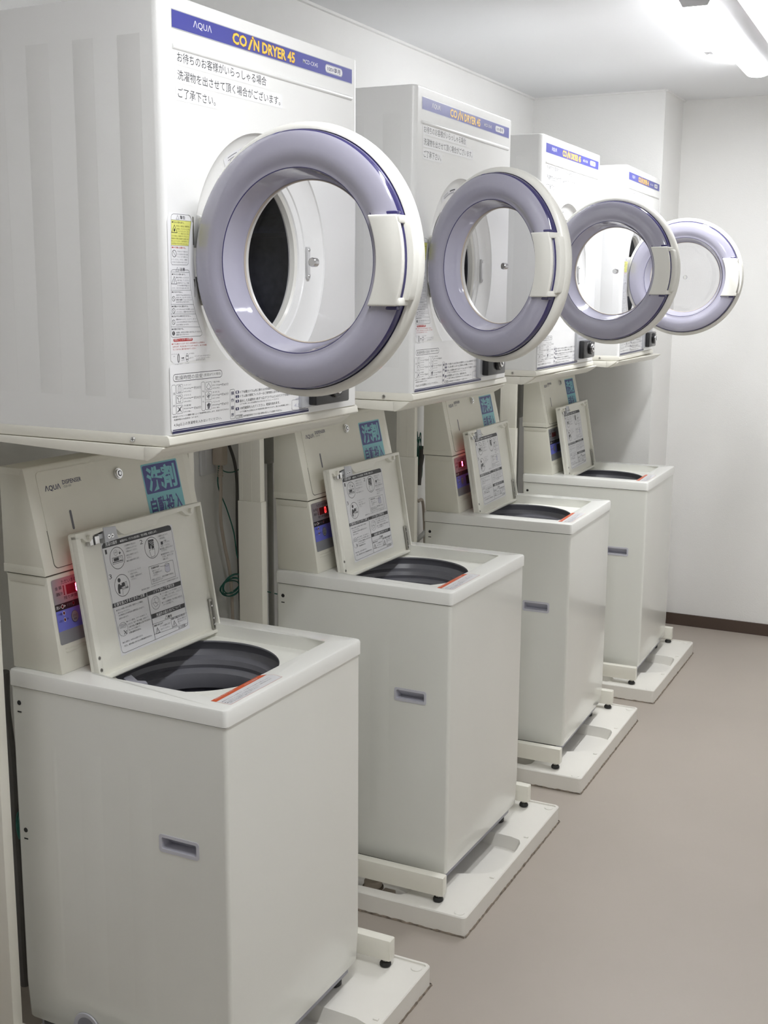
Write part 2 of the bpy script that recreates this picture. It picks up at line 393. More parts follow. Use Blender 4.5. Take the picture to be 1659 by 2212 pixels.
ART_WARN=[
('P',[(0.0202,0.3522),(0.0742,0.3523),(0.0697,0.3349),(0.0654,0.3122),(0.0184,0.3118)],0,'y'),
('P',[(0.0202,0.357),(0.0222,0.3602),(0.027,0.3619),(0.0664,0.3621),(0.0717,0.3606),(0.0744,0.3565),(0.0742,0.3523),(0.0697,0.3349),(0.0654,0.3122),(0.0634,0.2831),(0.0602,0.2807),(0.0197,0.2804),(0.0169,0.2838)],0.0006,'k'),
('L',0.02,0.3522,0.0742,0.3523,0.0005,'k'),
('L',0.0183,0.3118,0.0654,0.312,0.0005,'k'),
('P',[(0.0333,0.3536),(0.0374,0.3602),(0.0414,0.354)],0.0006,'g'),
('T','警告',0.0438,0.3541,0.014,0.006,'k',1),
('T','●引火の恐れあり。',0.0217,0.3471,0.0329,0.0033,'k',1),
('P',[(0.0205,0.3322),(0.0283,0.3444),(0.0352,0.3322)],0.001,'k'),
('P',[(0.0263,0.3341),(0.0259,0.3364),(0.0281,0.3399),(0.0302,0.3366),(0.0296,0.334)],0,'k'),
('T','食用油、美容油、動植物油、',0.0328,0.3418,0.0367,0.0026,'o',0),
('T','機械油、ドライクリーニング油',0.035,0.3373,0.0333,0.0026,'o',0),
('T','ベンジンやシンナー、ガソ',0.0372,0.3335,0.0295,0.0026,'o',0),
('T','リン、樹脂(セルロース系)',0.038,0.3296,0.0284,0.0026,'o',0),
('T','などの付着した衣類やポリプロピレン',0.0202,0.3256,0.0452,0.0026,'o',0),
('T','繊維製の衣類は洗濯後でも絶対に乾',0.0196,0.3214,0.0454,0.0026,'o',0),
('T','燥しないでください。油の酸化熱によ',0.0194,0.3174,0.0452,0.0026,'o',0),
('T','る自然発火や引火の恐れがあります。',0.0192,0.3134,0.0445,0.0027,'o',0),
('T','●お子様に注意する。',0.0199,0.3068,0.0379,0.0033,'r',1),
('E',0.026,0.2985,0.0055,0.0054,0.0009,'k'),
('L',0.0224,0.3022,0.0296,0.2947,0.0007,'k'),
('T','子供だけで使わせ',0.0339,0.3008,0.0286,0.0028,'g',0),
('T','たり幼児の手の届',0.0332,0.2963,0.0291,0.0028,'g',0),
('T','くところで使わな',0.0331,0.2922,0.029,0.0027,'g',0),
('T','いでください。やけど・感電・',0.0181,0.2877,0.0438,0.0028,'g',0),
('T','ケガをする恐れがあります。',0.018,0.2833,0.0438,0.0028,'g',0),
('P',[(0.0288,0.2701),(0.0331,0.2766),(0.0372,0.2703)],0.0006,'g'),
('T','注意',0.0396,0.2705,0.0143,0.0058,'k',1),
('L',0.0164,0.2688,0.0654,0.2687,0.0005,'k'),
('T','●やけどの恐れあり。',0.0181,0.2637,0.0365,0.003,'k',1),
('P',[(0.0165,0.2495),(0.0244,0.2616),(0.0313,0.2495)],0.0008,'k'),
('L',0.0242,0.257,0.024,0.2513,0.0012,'g'),
('T','運転が終わってからす',0.0283,0.2586,0.0354,0.0027,'g',0),
('T','ぐ取り出してください。',0.0305,0.2541,0.0345,0.0028,'g',0),
('T','乾燥中はドラム、衣類、',0.0327,0.2498,0.0322,0.0028,'g',0),
('T','ドアの内側が高温にな',0.0325,0.2457,0.0327,0.0028,'g',0),
('T','っており、やけどをする恐れがあります。',0.0162,0.2414,0.0493,0.0028,'g',0),
('P',[(0.0163,0.2697),(0.0182,0.2715),(0.0222,0.2725),(0.0621,0.2725),(0.0654,0.2707),(0.0665,0.2652),(0.0684,0.241),(0.071,0.2323),(0.0751,0.2167),(0.0804,0.2009),(0.0858,0.1901),(0.0913,0.1785),(0.0974,0.1688),(0.0971,0.1644),(0.0918,0.1626),(0.0165,0.1626),(0.013,0.1638),(0.0116,0.1657)],0.0006,'k'),
('L',0.015,0.2393,0.0688,0.2394,0.0005,'k'),
('L',0.014,0.2164,0.075,0.2159,0.0005,'k'),
('L',0.0133,0.2009,0.0805,0.1999,0.0005,'k'),
('L',0.0124,0.1798,0.0911,0.1779,0.0005,'k'),
('T','●水をかけない。',0.0166,0.2349,0.029,0.0029,'k',1),
('T','●衣類は十分に脱水する。',0.0156,0.2115,0.0451,0.003,'k',1),
('T','●火気や引火物を近づけない。',0.0149,0.1954,0.0525,0.003,'k',1),
('T','●衣類を確認する。',0.014,0.1744,0.0327,0.003,'k',1),
('E',0.0212,0.2255,0.0039,0.0038,0.0007,'k'),
('L',0.0188,0.2283,0.0236,0.2227,0.0006,'k'),
('E',0.0204,0.2059,0.0038,0.0038,0.0007,'k'),
('L',0.018,0.2087,0.0228,0.2031,0.0006,'k'),
('E',0.0196,0.1873,0.0038,0.0038,0.0007,'k'),
('L',0.0172,0.1901,0.022,0.1845,0.0006,'k'),
('E',0.0188,0.1691,0.0037,0.0035,0.0,'k'),
('L',0.0189,0.171,0.0188,0.1683,0.001,'w'),
('E',0.0187,0.1672,0.0005,0.0005,0.0,'w'),
('T','本体やドラムに水をかけたり、',0.028,0.2301,0.0408,0.0026,'g',0),
('T','水洗いをしないでください。',0.0278,0.2262,0.0424,0.0026,'g',0),
('T','感電や漏電・ショートによる',0.0277,0.2225,0.0434,0.0026,'g',0),
('T','火災の恐れがあります。',0.0275,0.2188,0.0361,0.0026,'g',0),
('T','しずくがたれるような衣類を入れな',0.027,0.2068,0.0488,0.0026,'g',0),
('T','いでください。感電の恐れがあります。',0.0268,0.2026,0.051,0.0026,'g',0),
('T','運転中はベンジン、シンナー、ガソリ',0.0263,0.1904,0.0558,0.0026,'g',0),
('T','ンなどの引火物を近づけないでください。',0.0261,0.186,0.0601,0.0026,'g',0),
('T','火災の原因になります。',0.026,0.1816,0.0356,0.0026,'g',0),
('T','金属類、乾電池は衣類から取り出してください。',0.0254,0.1689,0.0693,0.0027,'g',0),
('T','感電の恐れがあります。',0.0253,0.1651,0.0357,0.0026,'g',0),
('R',0.0177,0.1553,0.0708,0.1601,0.004,0.0,'r'),
('T','排気フィルターの掃除',0.02,0.1564,0.0485,0.0038,'w',1),
('T','●ドラム奥のフィルターカバーの中央部を引くと手前から',0.013,0.1502,0.0914,0.0028,'r',0),
('T','はずれます。次に右に回してフィルターをはずし、糸くずの掃除',0.0158,0.1457,0.0944,0.0027,'r',0),
('T','をしてからもと通り取り付けてください。',0.0156,0.1411,0.0646,0.0028,'r',0),
('E',0.0303,0.1278,0.0027,0.0071,0.0009,'g'),
('E',0.0303,0.1278,0.0015,0.0056,0.0005,'g'),
('E',0.0542,0.1279,0.0035,0.0066,0.0006,'g'),
('P',[(0.0381,0.1283),(0.0428,0.1283),(0.0428,0.1292),(0.0464,0.1276),(0.0427,0.1262),(0.0427,0.1271),(0.038,0.127)],0,'k'),
('T','(メッシュ)',0.0112,0.1336,0.0148,0.0022,'g',0),
('T','穴',0.0161,0.1301,0.0046,0.0021,'g',0),
('T','はずす',0.0384,0.1232,0.0083,0.0021,'g',0),
('T','つまみ',0.0629,0.1331,0.0111,0.0022,'g',0),
('T','糸くず',0.0626,0.1258,0.0085,0.0022,'g',0),
('T','※フィルターに糸くずが付きすぎると',0.0754,0.1279,0.0447,0.0022,'g',0),
('T','フィルターカバーとフィルター',0.0796,0.1243,0.0404,0.0021,'g',0),
('T','の穴がつまります。',0.0784,0.1215,0.0277,0.0022,'g',0),
('T','フィルターカバー',0.0196,0.117,0.0222,0.0021,'g',0),
('T','フィルター',0.0475,0.1173,0.0132,0.0022,'g',0),
('L',0.0587,0.1337,0.062,0.1339,0.0004,'g'),
('L',0.0584,0.1265,0.0618,0.1266,0.0004,'g'),
('L',0.0522,0.1305,0.0564,0.1303,0.0015,'g'),
('L',0.052,0.1249,0.0562,0.1247,0.0015,'g'),
]
ART_LID=[
('P',[(0.1381,0.2659),(0.3677,0.2621),(0.3713,0.0337),(0.143,0.0334)],0,'w'),
('P',[(0.1407,0.2522),(0.1416,0.2577),(0.1475,0.2626),(0.1551,0.263),(0.3535,0.2623),(0.3606,0.2602),(0.3631,0.2554),(0.3619,0.2509)],0,'k'),
('P',[(0.1409,0.2528),(0.1416,0.2577),(0.1475,0.2626),(0.1551,0.263),(0.3535,0.2623),(0.3606,0.2602),(0.3631,0.2554),(0.3676,0.0493),(0.3654,0.0429),(0.3563,0.0407),(0.1547,0.0374),(0.1485,0.0397),(0.1463,0.0461)],0.0008,'k'),
('T','洗濯の順序',0.1511,0.2542,0.0358,0.0075,'w',1),
('T','●運転中は、デジタル表示部に「残り時間」を表示します。',0.1958,0.2546,0.119,0.0053,'w',1),
('T','1',0.1469,0.2395,0.0056,0.0091,'k',0),
('T','2',0.2553,0.2393,0.0089,0.0091,'k',0),
('T','3',0.1462,0.1892,0.0083,0.0094,'k',0),
('E',0.1797,0.2261,0.0222,0.0218,0.0012,'k'),
('E',0.2903,0.2262,0.0229,0.0219,0.0012,'k'),
('E',0.1806,0.1699,0.0227,0.022,0.0012,'k'),
('E',0.1772,0.2375,0.0055,0.0055,0.0006,'k'),
('T','100',0.1734,0.2361,0.0073,0.0037,'k',0),
('L',0.1891,0.2384,0.1887,0.2327,0.0013,'k'),
('P',[(0.1855,0.2359),(0.1933,0.2361),(0.1888,0.2314)],0,'k'),
('P',[(0.1649,0.2284),(0.1952,0.2285),(0.1954,0.2191),(0.1649,0.2195)],0.001,'k'),
('P',[(0.1684,0.2271),(0.1838,0.2272),(0.1837,0.2208),(0.1684,0.2209)],0,'k'),
('P',[(0.1862,0.2259),(0.1917,0.2261),(0.1918,0.2205),(0.1867,0.2202)],0.0006,'k'),
('P',[(0.1638,0.2188),(0.1956,0.2184),(0.1953,0.2159),(0.164,0.2158)],0.0008,'k'),
('P',[(0.281,0.2433),(0.2993,0.2432),(0.2975,0.2242),(0.29,0.2236),(0.2879,0.2314),(0.2849,0.2242),(0.2802,0.2261)],0,'k'),
('P',[(0.2876,0.2321),(0.2897,0.2321),(0.2891,0.2218),(0.2982,0.2227),(0.2959,0.2078),(0.2841,0.2074),(0.2808,0.222),(0.2844,0.222)],0,'w'),
('P',[(0.2876,0.2321),(0.2897,0.2321),(0.2891,0.2218),(0.2982,0.2227),(0.2959,0.2078),(0.2841,0.2074),(0.2808,0.222),(0.2844,0.222)],0.0009,'k'),
('L',0.2828,0.24,0.2958,0.2299,0.0007,'w'),
('L',0.2874,0.24,0.2968,0.2334,0.0007,'w'),
('L',0.292,0.2399,0.2977,0.237,0.0007,'w'),
('E',0.1735,0.1818,0.0044,0.0044,0.0,'k'),
('P',[(0.1684,0.1745),(0.1731,0.1748),(0.176,0.1709),(0.1871,0.1704),(0.1878,0.1671),(0.1773,0.1664),(0.1785,0.1633),(0.1717,0.1635),(0.1713,0.1546),(0.166,0.1564),(0.1658,0.1661)],0,'k'),
('P',[(0.1794,0.1747),(0.1865,0.1757),(0.1887,0.1727),(0.1882,0.167),(0.1823,0.167),(0.1785,0.171)],0,'k'),
('P',[(0.1899,0.175),(0.1946,0.1749),(0.195,0.1629),(0.1896,0.1634)],0.0008,'k'),
('P',[(0.1797,0.1643),(0.1973,0.1643),(0.1971,0.162),(0.1794,0.1618)],0.0008,'k'),
('L',0.1796,0.1656,0.1782,0.1511,0.0008,'k'),
('T','①洗濯機内に他の人の',0.2052,0.2441,0.0357,0.0037,'g',0),
('T','洗濯物が入っていない',0.2094,0.2374,0.0349,0.0037,'g',0),
('T','か確かめてください。',0.2079,0.2316,0.0358,0.0037,'g',0),
('T','②表示の硬貨を入れてく',0.2053,0.2238,0.0394,0.0037,'g',0),
('T','ださい。',0.2085,0.2188,0.0139,0.0037,'g',0),
('T','●投入金額を表示します。',0.2059,0.2125,0.0398,0.0037,'g',0),
('T','①硬貨を入れてから',0.3142,0.2434,0.0332,0.0039,'g',0),
('T','10秒以内に',0.3191,0.2379,0.0193,0.0039,'g',0),
('T','シャワーボタン',0.3303,0.2276,0.0209,0.0039,'g',0),
('T','を押してください。',0.3191,0.2215,0.0311,0.0039,'g',0),
('T','●洗濯物・洗剤は入れない',0.3156,0.216,0.0441,0.0039,'g',0),
('T','でください。',0.3186,0.2115,0.0197,0.0039,'g',0),
('T','●洗濯機洗浄中は、ふたロッ',0.3157,0.2043,0.0446,0.0039,'g',0),
('T','クされ、表示ランプが',0.3196,0.1988,0.0366,0.0039,'g',0),
('T','点滅します。',0.3191,0.1933,0.0187,0.0039,'g',0),
('T','目安ラインより',0.2788,0.1765,0.024,0.0038,'g',0),
('T','下に洗濯物を入れて',0.2796,0.1716,0.0315,0.0038,'g',0),
('T','ください。',0.2794,0.1671,0.0167,0.0038,'g',0),
('T','衣類を入れすぎると、衣類が洗濯機から飛び出し',0.2733,0.159,0.0733,0.0038,'g',0),
('T','て傷める恐れがあります。',0.2731,0.1549,0.0367,0.0038,'g',0),
('T','②「ふたロック」ランプ',0.2041,0.1907,0.0402,0.0037,'g',0),
('T','が消えてから、',0.2086,0.1847,0.0239,0.0037,'g',0),
('T','洗濯物・洗剤を入れて',0.2091,0.1787,0.0365,0.0037,'g',0),
('T','ください。',0.2097,0.1735,0.0159,0.0037,'g',0),
('T','●洗濯終了後は、ふたを開けておいてください。(洗濯機内の乾燥のため)',0.2359,0.1456,0.1235,0.0038,'g',0),
('T','●変形した硬貨、ぬれた硬貨、洗剤のついた硬貨は',0.15,0.123,0.0835,0.0037,'g',0),
('T','投入しないでください。',0.154,0.1168,0.0368,0.0037,'g',0),
('T','100円硬貨および100円以外の硬貨を投入されますと',0.1546,0.1113,0.08,0.0037,'g',0),
('T','返却口へ戻ります。',0.1539,0.1052,0.03,0.0036,'g',0),
('T','●エラー(表示、ブザー)を表示して',0.1746,0.0943,0.0646,0.0037,'g',0),
('T','いるとき、及び「残り時間」を表示して',0.1769,0.0883,0.0659,0.0037,'g',0),
('T','投入されても無効です。',0.1777,0.0764,0.0366,0.0037,'g',0),
('T','●投入硬貨は、100円のみ使用できます。',0.1531,0.0561,0.0637,0.0037,'g',0),
('T','●「ソフト剤投入」ランプが点滅中に「ふた',0.2915,0.1246,0.0702,0.0039,'g',0),
('T','ロック解除」ボタンを押し、ふたロック',0.2963,0.1187,0.0662,0.0039,'g',0),
('T','を解除してから入れてください。',0.296,0.1132,0.0528,0.0039,'g',0),
('T','●ランプ点滅時間は「残り時間」の表示が',0.2929,0.1056,0.0693,0.0039,'g',0),
('T','13〜11分の間です。',0.2958,0.1006,0.0354,0.0038,'g',0),
('T','アースは確実に取り',0.2742,0.059,0.0348,0.0038,'g',0),
('T','付けてください。',0.2747,0.0528,0.0305,0.0038,'g',0),
('T','湿気の多い場所には',0.3337,0.0595,0.0297,0.0039,'g',0),
('T','据え付けないでくださ',0.3346,0.0547,0.0286,0.0039,'g',0),
('T','い。',0.3354,0.0499,0.0055,0.0039,'g',0),
('T','洗濯物の目安',0.2771,0.1825,0.0263,0.0041,'k',1),
('T','いるときは、硬貨を投入しないでください。',0.1783,0.0821,0.0698,0.004,'k',1),
('T','硬貨も返却されません。',0.1772,0.0706,0.0376,0.0039,'k',1),
('T','ただし、余分に投入されてもつり銭は返却されません。',0.1561,0.0487,0.0885,0.0039,'k',1),
('T','感電の恐れあり',0.2557,0.0648,0.0292,0.004,'k',1),
('T','感電や漏電火災の恐れあり',0.3145,0.065,0.0491,0.0041,'k',1),
('P',[(0.321,0.2329),(0.3285,0.2331),(0.3278,0.2263),(0.3208,0.2265)],0,'k'),
('T','も同様',0.3302,0.2313,0.0097,0.0031,'k',0),
('P',[(0.2695,0.1891),(0.3513,0.188),(0.3517,0.1523),(0.2702,0.1523)],0.0006,'k'),
('L',0.3063,0.1829,0.3222,0.1809,0.0006,'k'),
('E',0.3291,0.1823,0.0066,0.0033,0.0006,'k'),
('P',[(0.322,0.1823),(0.3205,0.1705),(0.3259,0.1662),(0.3347,0.1668),(0.3371,0.1691),(0.3369,0.1834)],0,'v'),
('P',[(0.322,0.1823),(0.3205,0.1705),(0.3259,0.1662),(0.3347,0.1668),(0.3371,0.1691),(0.3369,0.1834)],0.0005,'k'),
('P',[(0.1424,0.1405),(0.2493,0.1394),(0.248,0.1306),(0.1409,0.1319)],0,'k'),
('T','硬貨を投入するときのご注意',0.1472,0.1329,0.095,0.0071,'w',1),
('P',[(0.2514,0.1398),(0.3654,0.1398),(0.3642,0.1304),(0.2509,0.1316)],0,'k'),
('T','ソフト剤のご使用方法',0.2703,0.1324,0.0715,0.007,'w',1),
('P',[(0.2534,0.0922),(0.3663,0.0905),(0.3654,0.0814),(0.2526,0.0828)],0,'k'),
('T','洗濯機の据え付けについて',0.268,0.0834,0.0838,0.0069,'w',1),
('L',0.2509,0.1393,0.2525,0.0396,0.001,'k'),
('L',0.2534,0.0922,0.2525,0.0396,0.0003,'k'),
('E',0.161,0.0842,0.0138,0.0137,0.0006,'g'),
('L',0.1625,0.0812,0.1698,0.0729,0.0014,'k'),
('L',0.1704,0.0792,0.1621,0.0736,0.0012,'k'),
('L',0.1539,0.0944,0.1721,0.0934,0.0006,'g'),
('L',0.1533,0.0922,0.1716,0.0912,0.0006,'g'),
('L',0.1528,0.09,0.171,0.089,0.0006,'g'),
('L',0.1522,0.0878,0.1704,0.0869,0.0006,'g'),
('E',0.273,0.1126,0.0139,0.0136,0.0006,'g'),
('P',[(0.2705,0.1215),(0.282,0.1215),(0.2827,0.112),(0.2721,0.1118)],0.0006,'g'),
('P',[(0.2632,0.1138),(0.2738,0.1141),(0.2794,0.1074),(0.2701,0.1042)],0.0006,'g'),
('P',[(0.2936,0.0727),(0.2995,0.079),(0.3035,0.0722)],0.0006,'k'),
('T','警告',0.3042,0.0722,0.014,0.0056,'k',1),
('L',0.2511,0.0714,0.3673,0.0691,0.0006,'k'),
('L',0.3128,0.0696,0.3122,0.0477,0.0006,'k'),
('L',0.2516,0.0499,0.3668,0.0464,0.0006,'k'),
('P',[(0.2569,0.0499),(0.2646,0.0616),(0.2712,0.05)],0.001,'k'),
('L',0.2647,0.0573,0.264,0.0514,0.001,'k'),
('P',[(0.3146,0.0501),(0.3225,0.062),(0.3295,0.0502)],0.001,'k'),
('L',0.3227,0.0576,0.322,0.0516,0.001,'k'),
('T','2015年製',0.3321,0.0415,0.0254,0.0049,'k',0),
]
ART_RED=[
('P',[(0.0328,0.055),(0.2066,0.048),(0.213,0.036),(0.2096,0.0134),(0.0339,0.0123)],0,'w'),
('P',[(0.0328,0.055),(0.1958,0.0565),(0.2073,0.0467),(0.033,0.0432)],0,'r'),
('P',[(0.0328,0.055),(0.1958,0.0565),(0.213,0.036),(0.2096,0.0134),(0.0339,0.0123)],0.0006,'r'),
('T','ふたロックについて',0.0388,0.0509,0.0695,0.0,'w',1),
('T','ふたのロック機能付き',0.1313,0.0493,0.0518,0.0,'w',1),
('T','●運転中はふたロックが働きます。ふたを開けるときはボタンを押してください。',0.0376,0.0343,0.164,0.0,'g',0),
('T','●ロックがかかっているときにふたを無理に開けないでください。故障の原因になります。',0.0366,0.0274,0.1625,0.0,'g',0),
('T','●停電のときは電源が入るまで開きません。',0.0372,0.0228,0.1088,0.0,'g',0),
('T','お問い合わせは係員までご連絡ください。',0.0403,0.0186,0.0763,0.0,'g',0),
]

# ------------------------------------------------------------------ measured placement (metres)
DR = [(.5235, .1963, -.0158), (.5218, 1.1545, .0193), (.4982, 2.0941, .0244), (.4898, 3.0631, .0541)]
WA = [(.5876, .2524, -.0095), (.6098, 1.2034, -.0124), (.6009, 2.1866, .0326), (.603, 3.1409, .0281)]
PA = [(.7103, .1425, -.0019), (.7023, 1.1047, .0017), (.6981, 2.0655, .0136), (.6944, 3.016, .0101)]
WALLX, YB, XC, YE, H = -.167, 3.856, .4232, 4.1902, 2.4185
XR, YN = 2.35, -3.1
ORD = ['nearest the camera', 'second from the camera', 'third from the camera', 'farthest from the camera']

# ------------------------------------------------------------------ room
def slab(name, x0, x1, y0, y1, z0, z1, k):
    mb = MB(); mb.box(x0, x1, y0, y1, z0, z1, k); o = mb.build(name, None, smooth=0); return struct(o)
slab('floor', WALLX - .1, XR + .1, YN - .1, YE + .1, -.1, 0, 'floor')
slab('ceiling', WALLX - .1, XR + .1, YN - .1, YE + .1, H, H + .1, 'ceil')
slab('wall_left', WALLX - .1, WALLX, YN, YE, 0, H, 'wall')
slab('wall_right', XR, XR + .1, YN, YE, 0, H, 'wall')
slab('wall_back', WALLX - .1, XR + .1, YE, YE + .1, 0, H, 'wall')
slab('wall_near', WALLX - .1, XR + .1, YN - .1, YN, 0, H, 'wall')
slab('wall_column', WALLX, XC, YB, YE, 0, H, 'wall')
slab('baseboard_back', XC, XR, YE - .008, YE, 0, .056, 'base')
slab('baseboard_column', XC, XC + .008, YB, YE - .008, 0, .056, 'base')
slab('baseboard_right', XR - .008, XR, YN, YE - .008, 0, .056, 'base')
slab('trim_1', WALLX, WALLX + .012, YN, YB, H - .008, H, 'wall')
slab('trim_2', WALLX + .012, XC, YB - .010, YB, H - .007, H, 'wall')
slab('trim_3', XC, XC + .010, YB, YE, H - .007, H, 'wall')

# ------------------------------------------------------------------ ceiling lights
def light_fixture():
    t = thing('ceiling_light', (0, 0, H), 0, '', 'ceiling light')
    mb = MB(); L = 1.27
    mb.prism([(-.075, 0), (.075, 0), (.038, -.045), (-.038, -.045)], -L / 2, L / 2, 'lampbody', 'y', .002)
    mb.build('housing', t)
    mb = MB()
    pr = [(-.0, -L / 2)]
    # rounded bar: half-tube cross section swept, with domed far end
    R = .040
    rings = []
    ys = [(-L / 2 + .004, 1)] + [(L / 2 - R + R * sin(a * pi / 16), cos(a * pi / 16)) for a in range(0, 9)]
    vs = []; n = 20
    for (y, k) in ys:
        k = max(k, .02)
        for i in range(n + 1):
            a = pi + pi * i / n
            vs.append((R * k * cos(a), y, -.045 + .013 * k * sin(a)))
    fs = [(i * (n + 1) + j, i * (n + 1) + j + 1, (i + 1) * (n + 1) + j + 1, (i + 1) * (n + 1) + j) for i in range(len(ys) - 1) for j in range(n)]
    fs.append(tuple(range(n + 1)))
    mb.add(vs, fs, 'lamp'); mb.build('diffuser', t, smooth=50)
    mb = MB(); mb.prism([(-.075, 0), (.075, 0), (.042, -.046), (.034, -.060), (-.034, -.060), (-.042, -.046)], -L / 2 - .006, -L / 2 + .001, 'lampbody', 'y', .001)
    mb.build('end_cap', t)
    mb = MB(); mb.box(-.074, -.048, -.085, -.035, -.082, -.045, 'lampbody', .003); mb.cyl((-.061, -.06, 0), .004, -.094, -.08, 'lampbody', 'z', 12)
    mb.build('pull_switch', t)
    return t
fx = light_fixture()
fx.location = (.903, 2.76, H); fx.rotation_euler.z = .030
fx['label'] = 'long white fluorescent ceiling light in view at the top right'
for x, y, lb in ((1.24, -.06, 'ceiling light above the dryer nearest the camera, out of view'),):
    c = copy_tree(fx); c.location = (x, y, H); c.rotation_euler.z = .02; c['label'] = lb
    for g in c.children:
        if g.name.startswith('diffuser'): g.data = g.data.copy(); g.data.materials.clear(); g.data.materials.append(M['lamp2'])

# ------------------------------------------------------------------ drain pans
def make_pan():
    W, D, h, s = .74, .64, .0527, .0487
    t = thing('drain_pan', (0, 0, 0), 0, '', 'drain pan')
    mb = MB()
    F = lambda x, y: (x, y, s)
    basin = []
    front = [(-.30, .20), (-.20, .20), (-.13, .205), (-.085, .225), (-.05, .245), (-.028, .262), (-.018, .29), (-.016, .33), (-.018, .42), (-.022, .455), (-.032, .475), (-.06, .484), (-.12, .486), (-.22, .488), (-.30, .50), (-.42, .50), (-.50, .44), (-.52, .34), (-.50, .26), (-.42, .21)]
    # split the shelf in two so that the side pit can be cut as well
    pit = [(-.20, .040), (-.185, .055), (-.182, .085), (-.20, .12), (-.25, .135), (-.38, .135), (-.43, .12), (-.44, .085), (-.43, .05), (-.40, .035)]
    mb.holed((-D + .008, .165, -.008, W - .008), front, F, 'pan')
    mb.holed((-D + .008, .008, -.008, .165), pit, F, 'pan')
    for lp, zb in ((front, .014), (pit, .010)):
        cx = sum(p[0] for p in lp) / len(lp); cy = sum(p[1] for p in lp) / len(lp)
        mb.wall(lp, F, lambda x, y: (x + (cx - x) * .06, y + (cy - y) * .06, zb), 'pan')
        mb.add([(x + (cx - x) * .06, y + (cy - y) * .06, zb) for x, y in lp], [tuple(range(len(lp)))], 'pan')
    # outer skirt with slightly proud lip
    O = rrect(-D, 0, 0, W, .012, 4); I = rrect(-D + .008, .008, -.008, W - .008, .008, 4)
    O2 = rrect(-D + .002, .002, -.002, W - .002, .012, 4)
    f0 = lambda x, y: (x, y, 0)
    mb.wall(O, f0, lambda x, y: (x, y, h - .003), 'pan'); 
    n = len(O)
    mb.add([(x, y, h - .003) for x, y in O] + [(x, y, h) for x, y in O2], [(i, (i + 1) % n, n + (i + 1) % n, n + i) for i in range(n)], 'pan')
    mb.add([(x, y, h) for x, y in O2] + [(x, y, h) for x, y in I], [(i, (i + 1) % n, n + (i + 1) % n, n + i) for i in range(n)], 'pan')
    mb.wall(I, lambda x, y: (x, y, h), lambda x, y: (x, y, s), 'pan')
    for cx, cy in ((-.026, .026), (-.026, W - .026), (-D + .026, .026), (-D + .026, W - .026)):
        mb.cyl((cx, cy, 0), .013, s - .001, s + .0022, 'pan', 'z', 24, .0008)
    for cy in (.232, .498): mb.box(-.026, -.014, cy - .004, cy + .004, s - .001, s + .003, 'pan', .001)
    b = mb.build('tray_body', t, 30)
    mb = MB()
    random.seed(3)
    def bead(p0, p1, nx, ny, nseg):
        vs = []
        for q in range(nseg + 1):
            a = q / nseg; x = p0[0] + (p1[0] - p0[0]) * a; y = p0[1] + (p1[1] - p0[1]) * a; o = .0022 + .0022 * random.random(); hh = .0018 + .0030 * random.random()
            vs += [(x + nx * o, y + ny * o, .0003), (x + nx * o * .6, y + ny * o * .6, hh * .8), (x, y, hh + .0008)]
        mb.add(vs, [(3 * q + c, 3 * q + c + 1, 3 * q + c + 4, 3 * q + c + 3) for q in range(nseg) for c in (0, 1)], 'caulk')
    bead((0, 0), (0, W), 1, 0, 70); bead((-D, 0), (0, 0), 0, -1, 60); bead((-D, W), (0, W), 0, 1, 60)
    mb.build('caulk_bead', t, 0)
    return t
# ------------------------------------------------------------------ dryer stands
def make_stand():
    t = thing('dryer_stand', (0, 0, .0487), 0, '', 'dryer stand')
    Z = -.0487
    for k, (y0, y1) in enumerate(((.044, .070), (.680, .706))):
        mb = MB(); mb.box(-.684, -.088, y0, y1, .068, .1185, 'stand', .0012); mb.box(-.089, -.0855, y0 + .0008, y1 - .0008, .0688, .1178, 'stand', .001)
        rl = mb.build('side_rail', t); rl.location = (0, 0, Z)
        for x in (-.103, -.645):
            mb = MB(); ym = (y0 + y1) / 2
            mb.lathe([(0, .0487), (.0105, .0487), (.0135, .052), (.0135, .056), (.0105, .0605), (.006, .062)], (x, ym, 0), 'rubber', 'z', 20)
            mb.lathe([(.006, .0605), (.0075, .062), (.0075, .0665), (0, .0665)], (x, ym, 0), 'steel', 'z', 6); mb.cyl((x, ym, 0), .0035, .062, .069, 'steel', 'z', 12)
            fo = mb.build('levelling_foot', t); fo.location = (0, 0, Z)
        ym = (y0 + y1) / 2; 
        mb = MB(); mb.box(-.682, -.610, ym - .0125, ym + .0125, .1185, 1.037, 'stand', .0015)
        p = mb.build('post_sleeve', t); p.location = (0, 0, Z)
        mb = MB(); mb.box(-.679, -.6135, ym - .0105, ym + .0105, 1.037, 1.284, 'stand', .0012)
        for x in (-.668, -.640): mb.box(x - .0006, x + .0006, ym - .0111, ym - .0100, 1.037, 1.284, 'stand')
        p = mb.build('upper_post', t); p.location = (0, 0, Z)
        mb = MB(); mb.prism([(-.679, 1.284), (-.35, 1.284), (-.35, 1.274), (-.60, 1.215), (-.679, 1.215)], ym - .003, ym + .003, 'stand', 'y')
    return t
def make_tray_mesh():
    mb = MB()
    mb.prism([(-.60, -.0195), (-.0493, -.0205), (-.0493, -.0440), (-.38, -.0330), (-.60, -.0300)], -.0040, .6400, 'stand', 'y', .0008)
    mb.prism([(-.0493, -.0440), (-.0493, -.0200), (-.010, -.0195), (-.0090, -.0215), (-.0150, -.0275), (-.030, -.0375), (-.0440, -.0448)], -.0050, .6380, 'stand', 'y', .0012)
    return mb

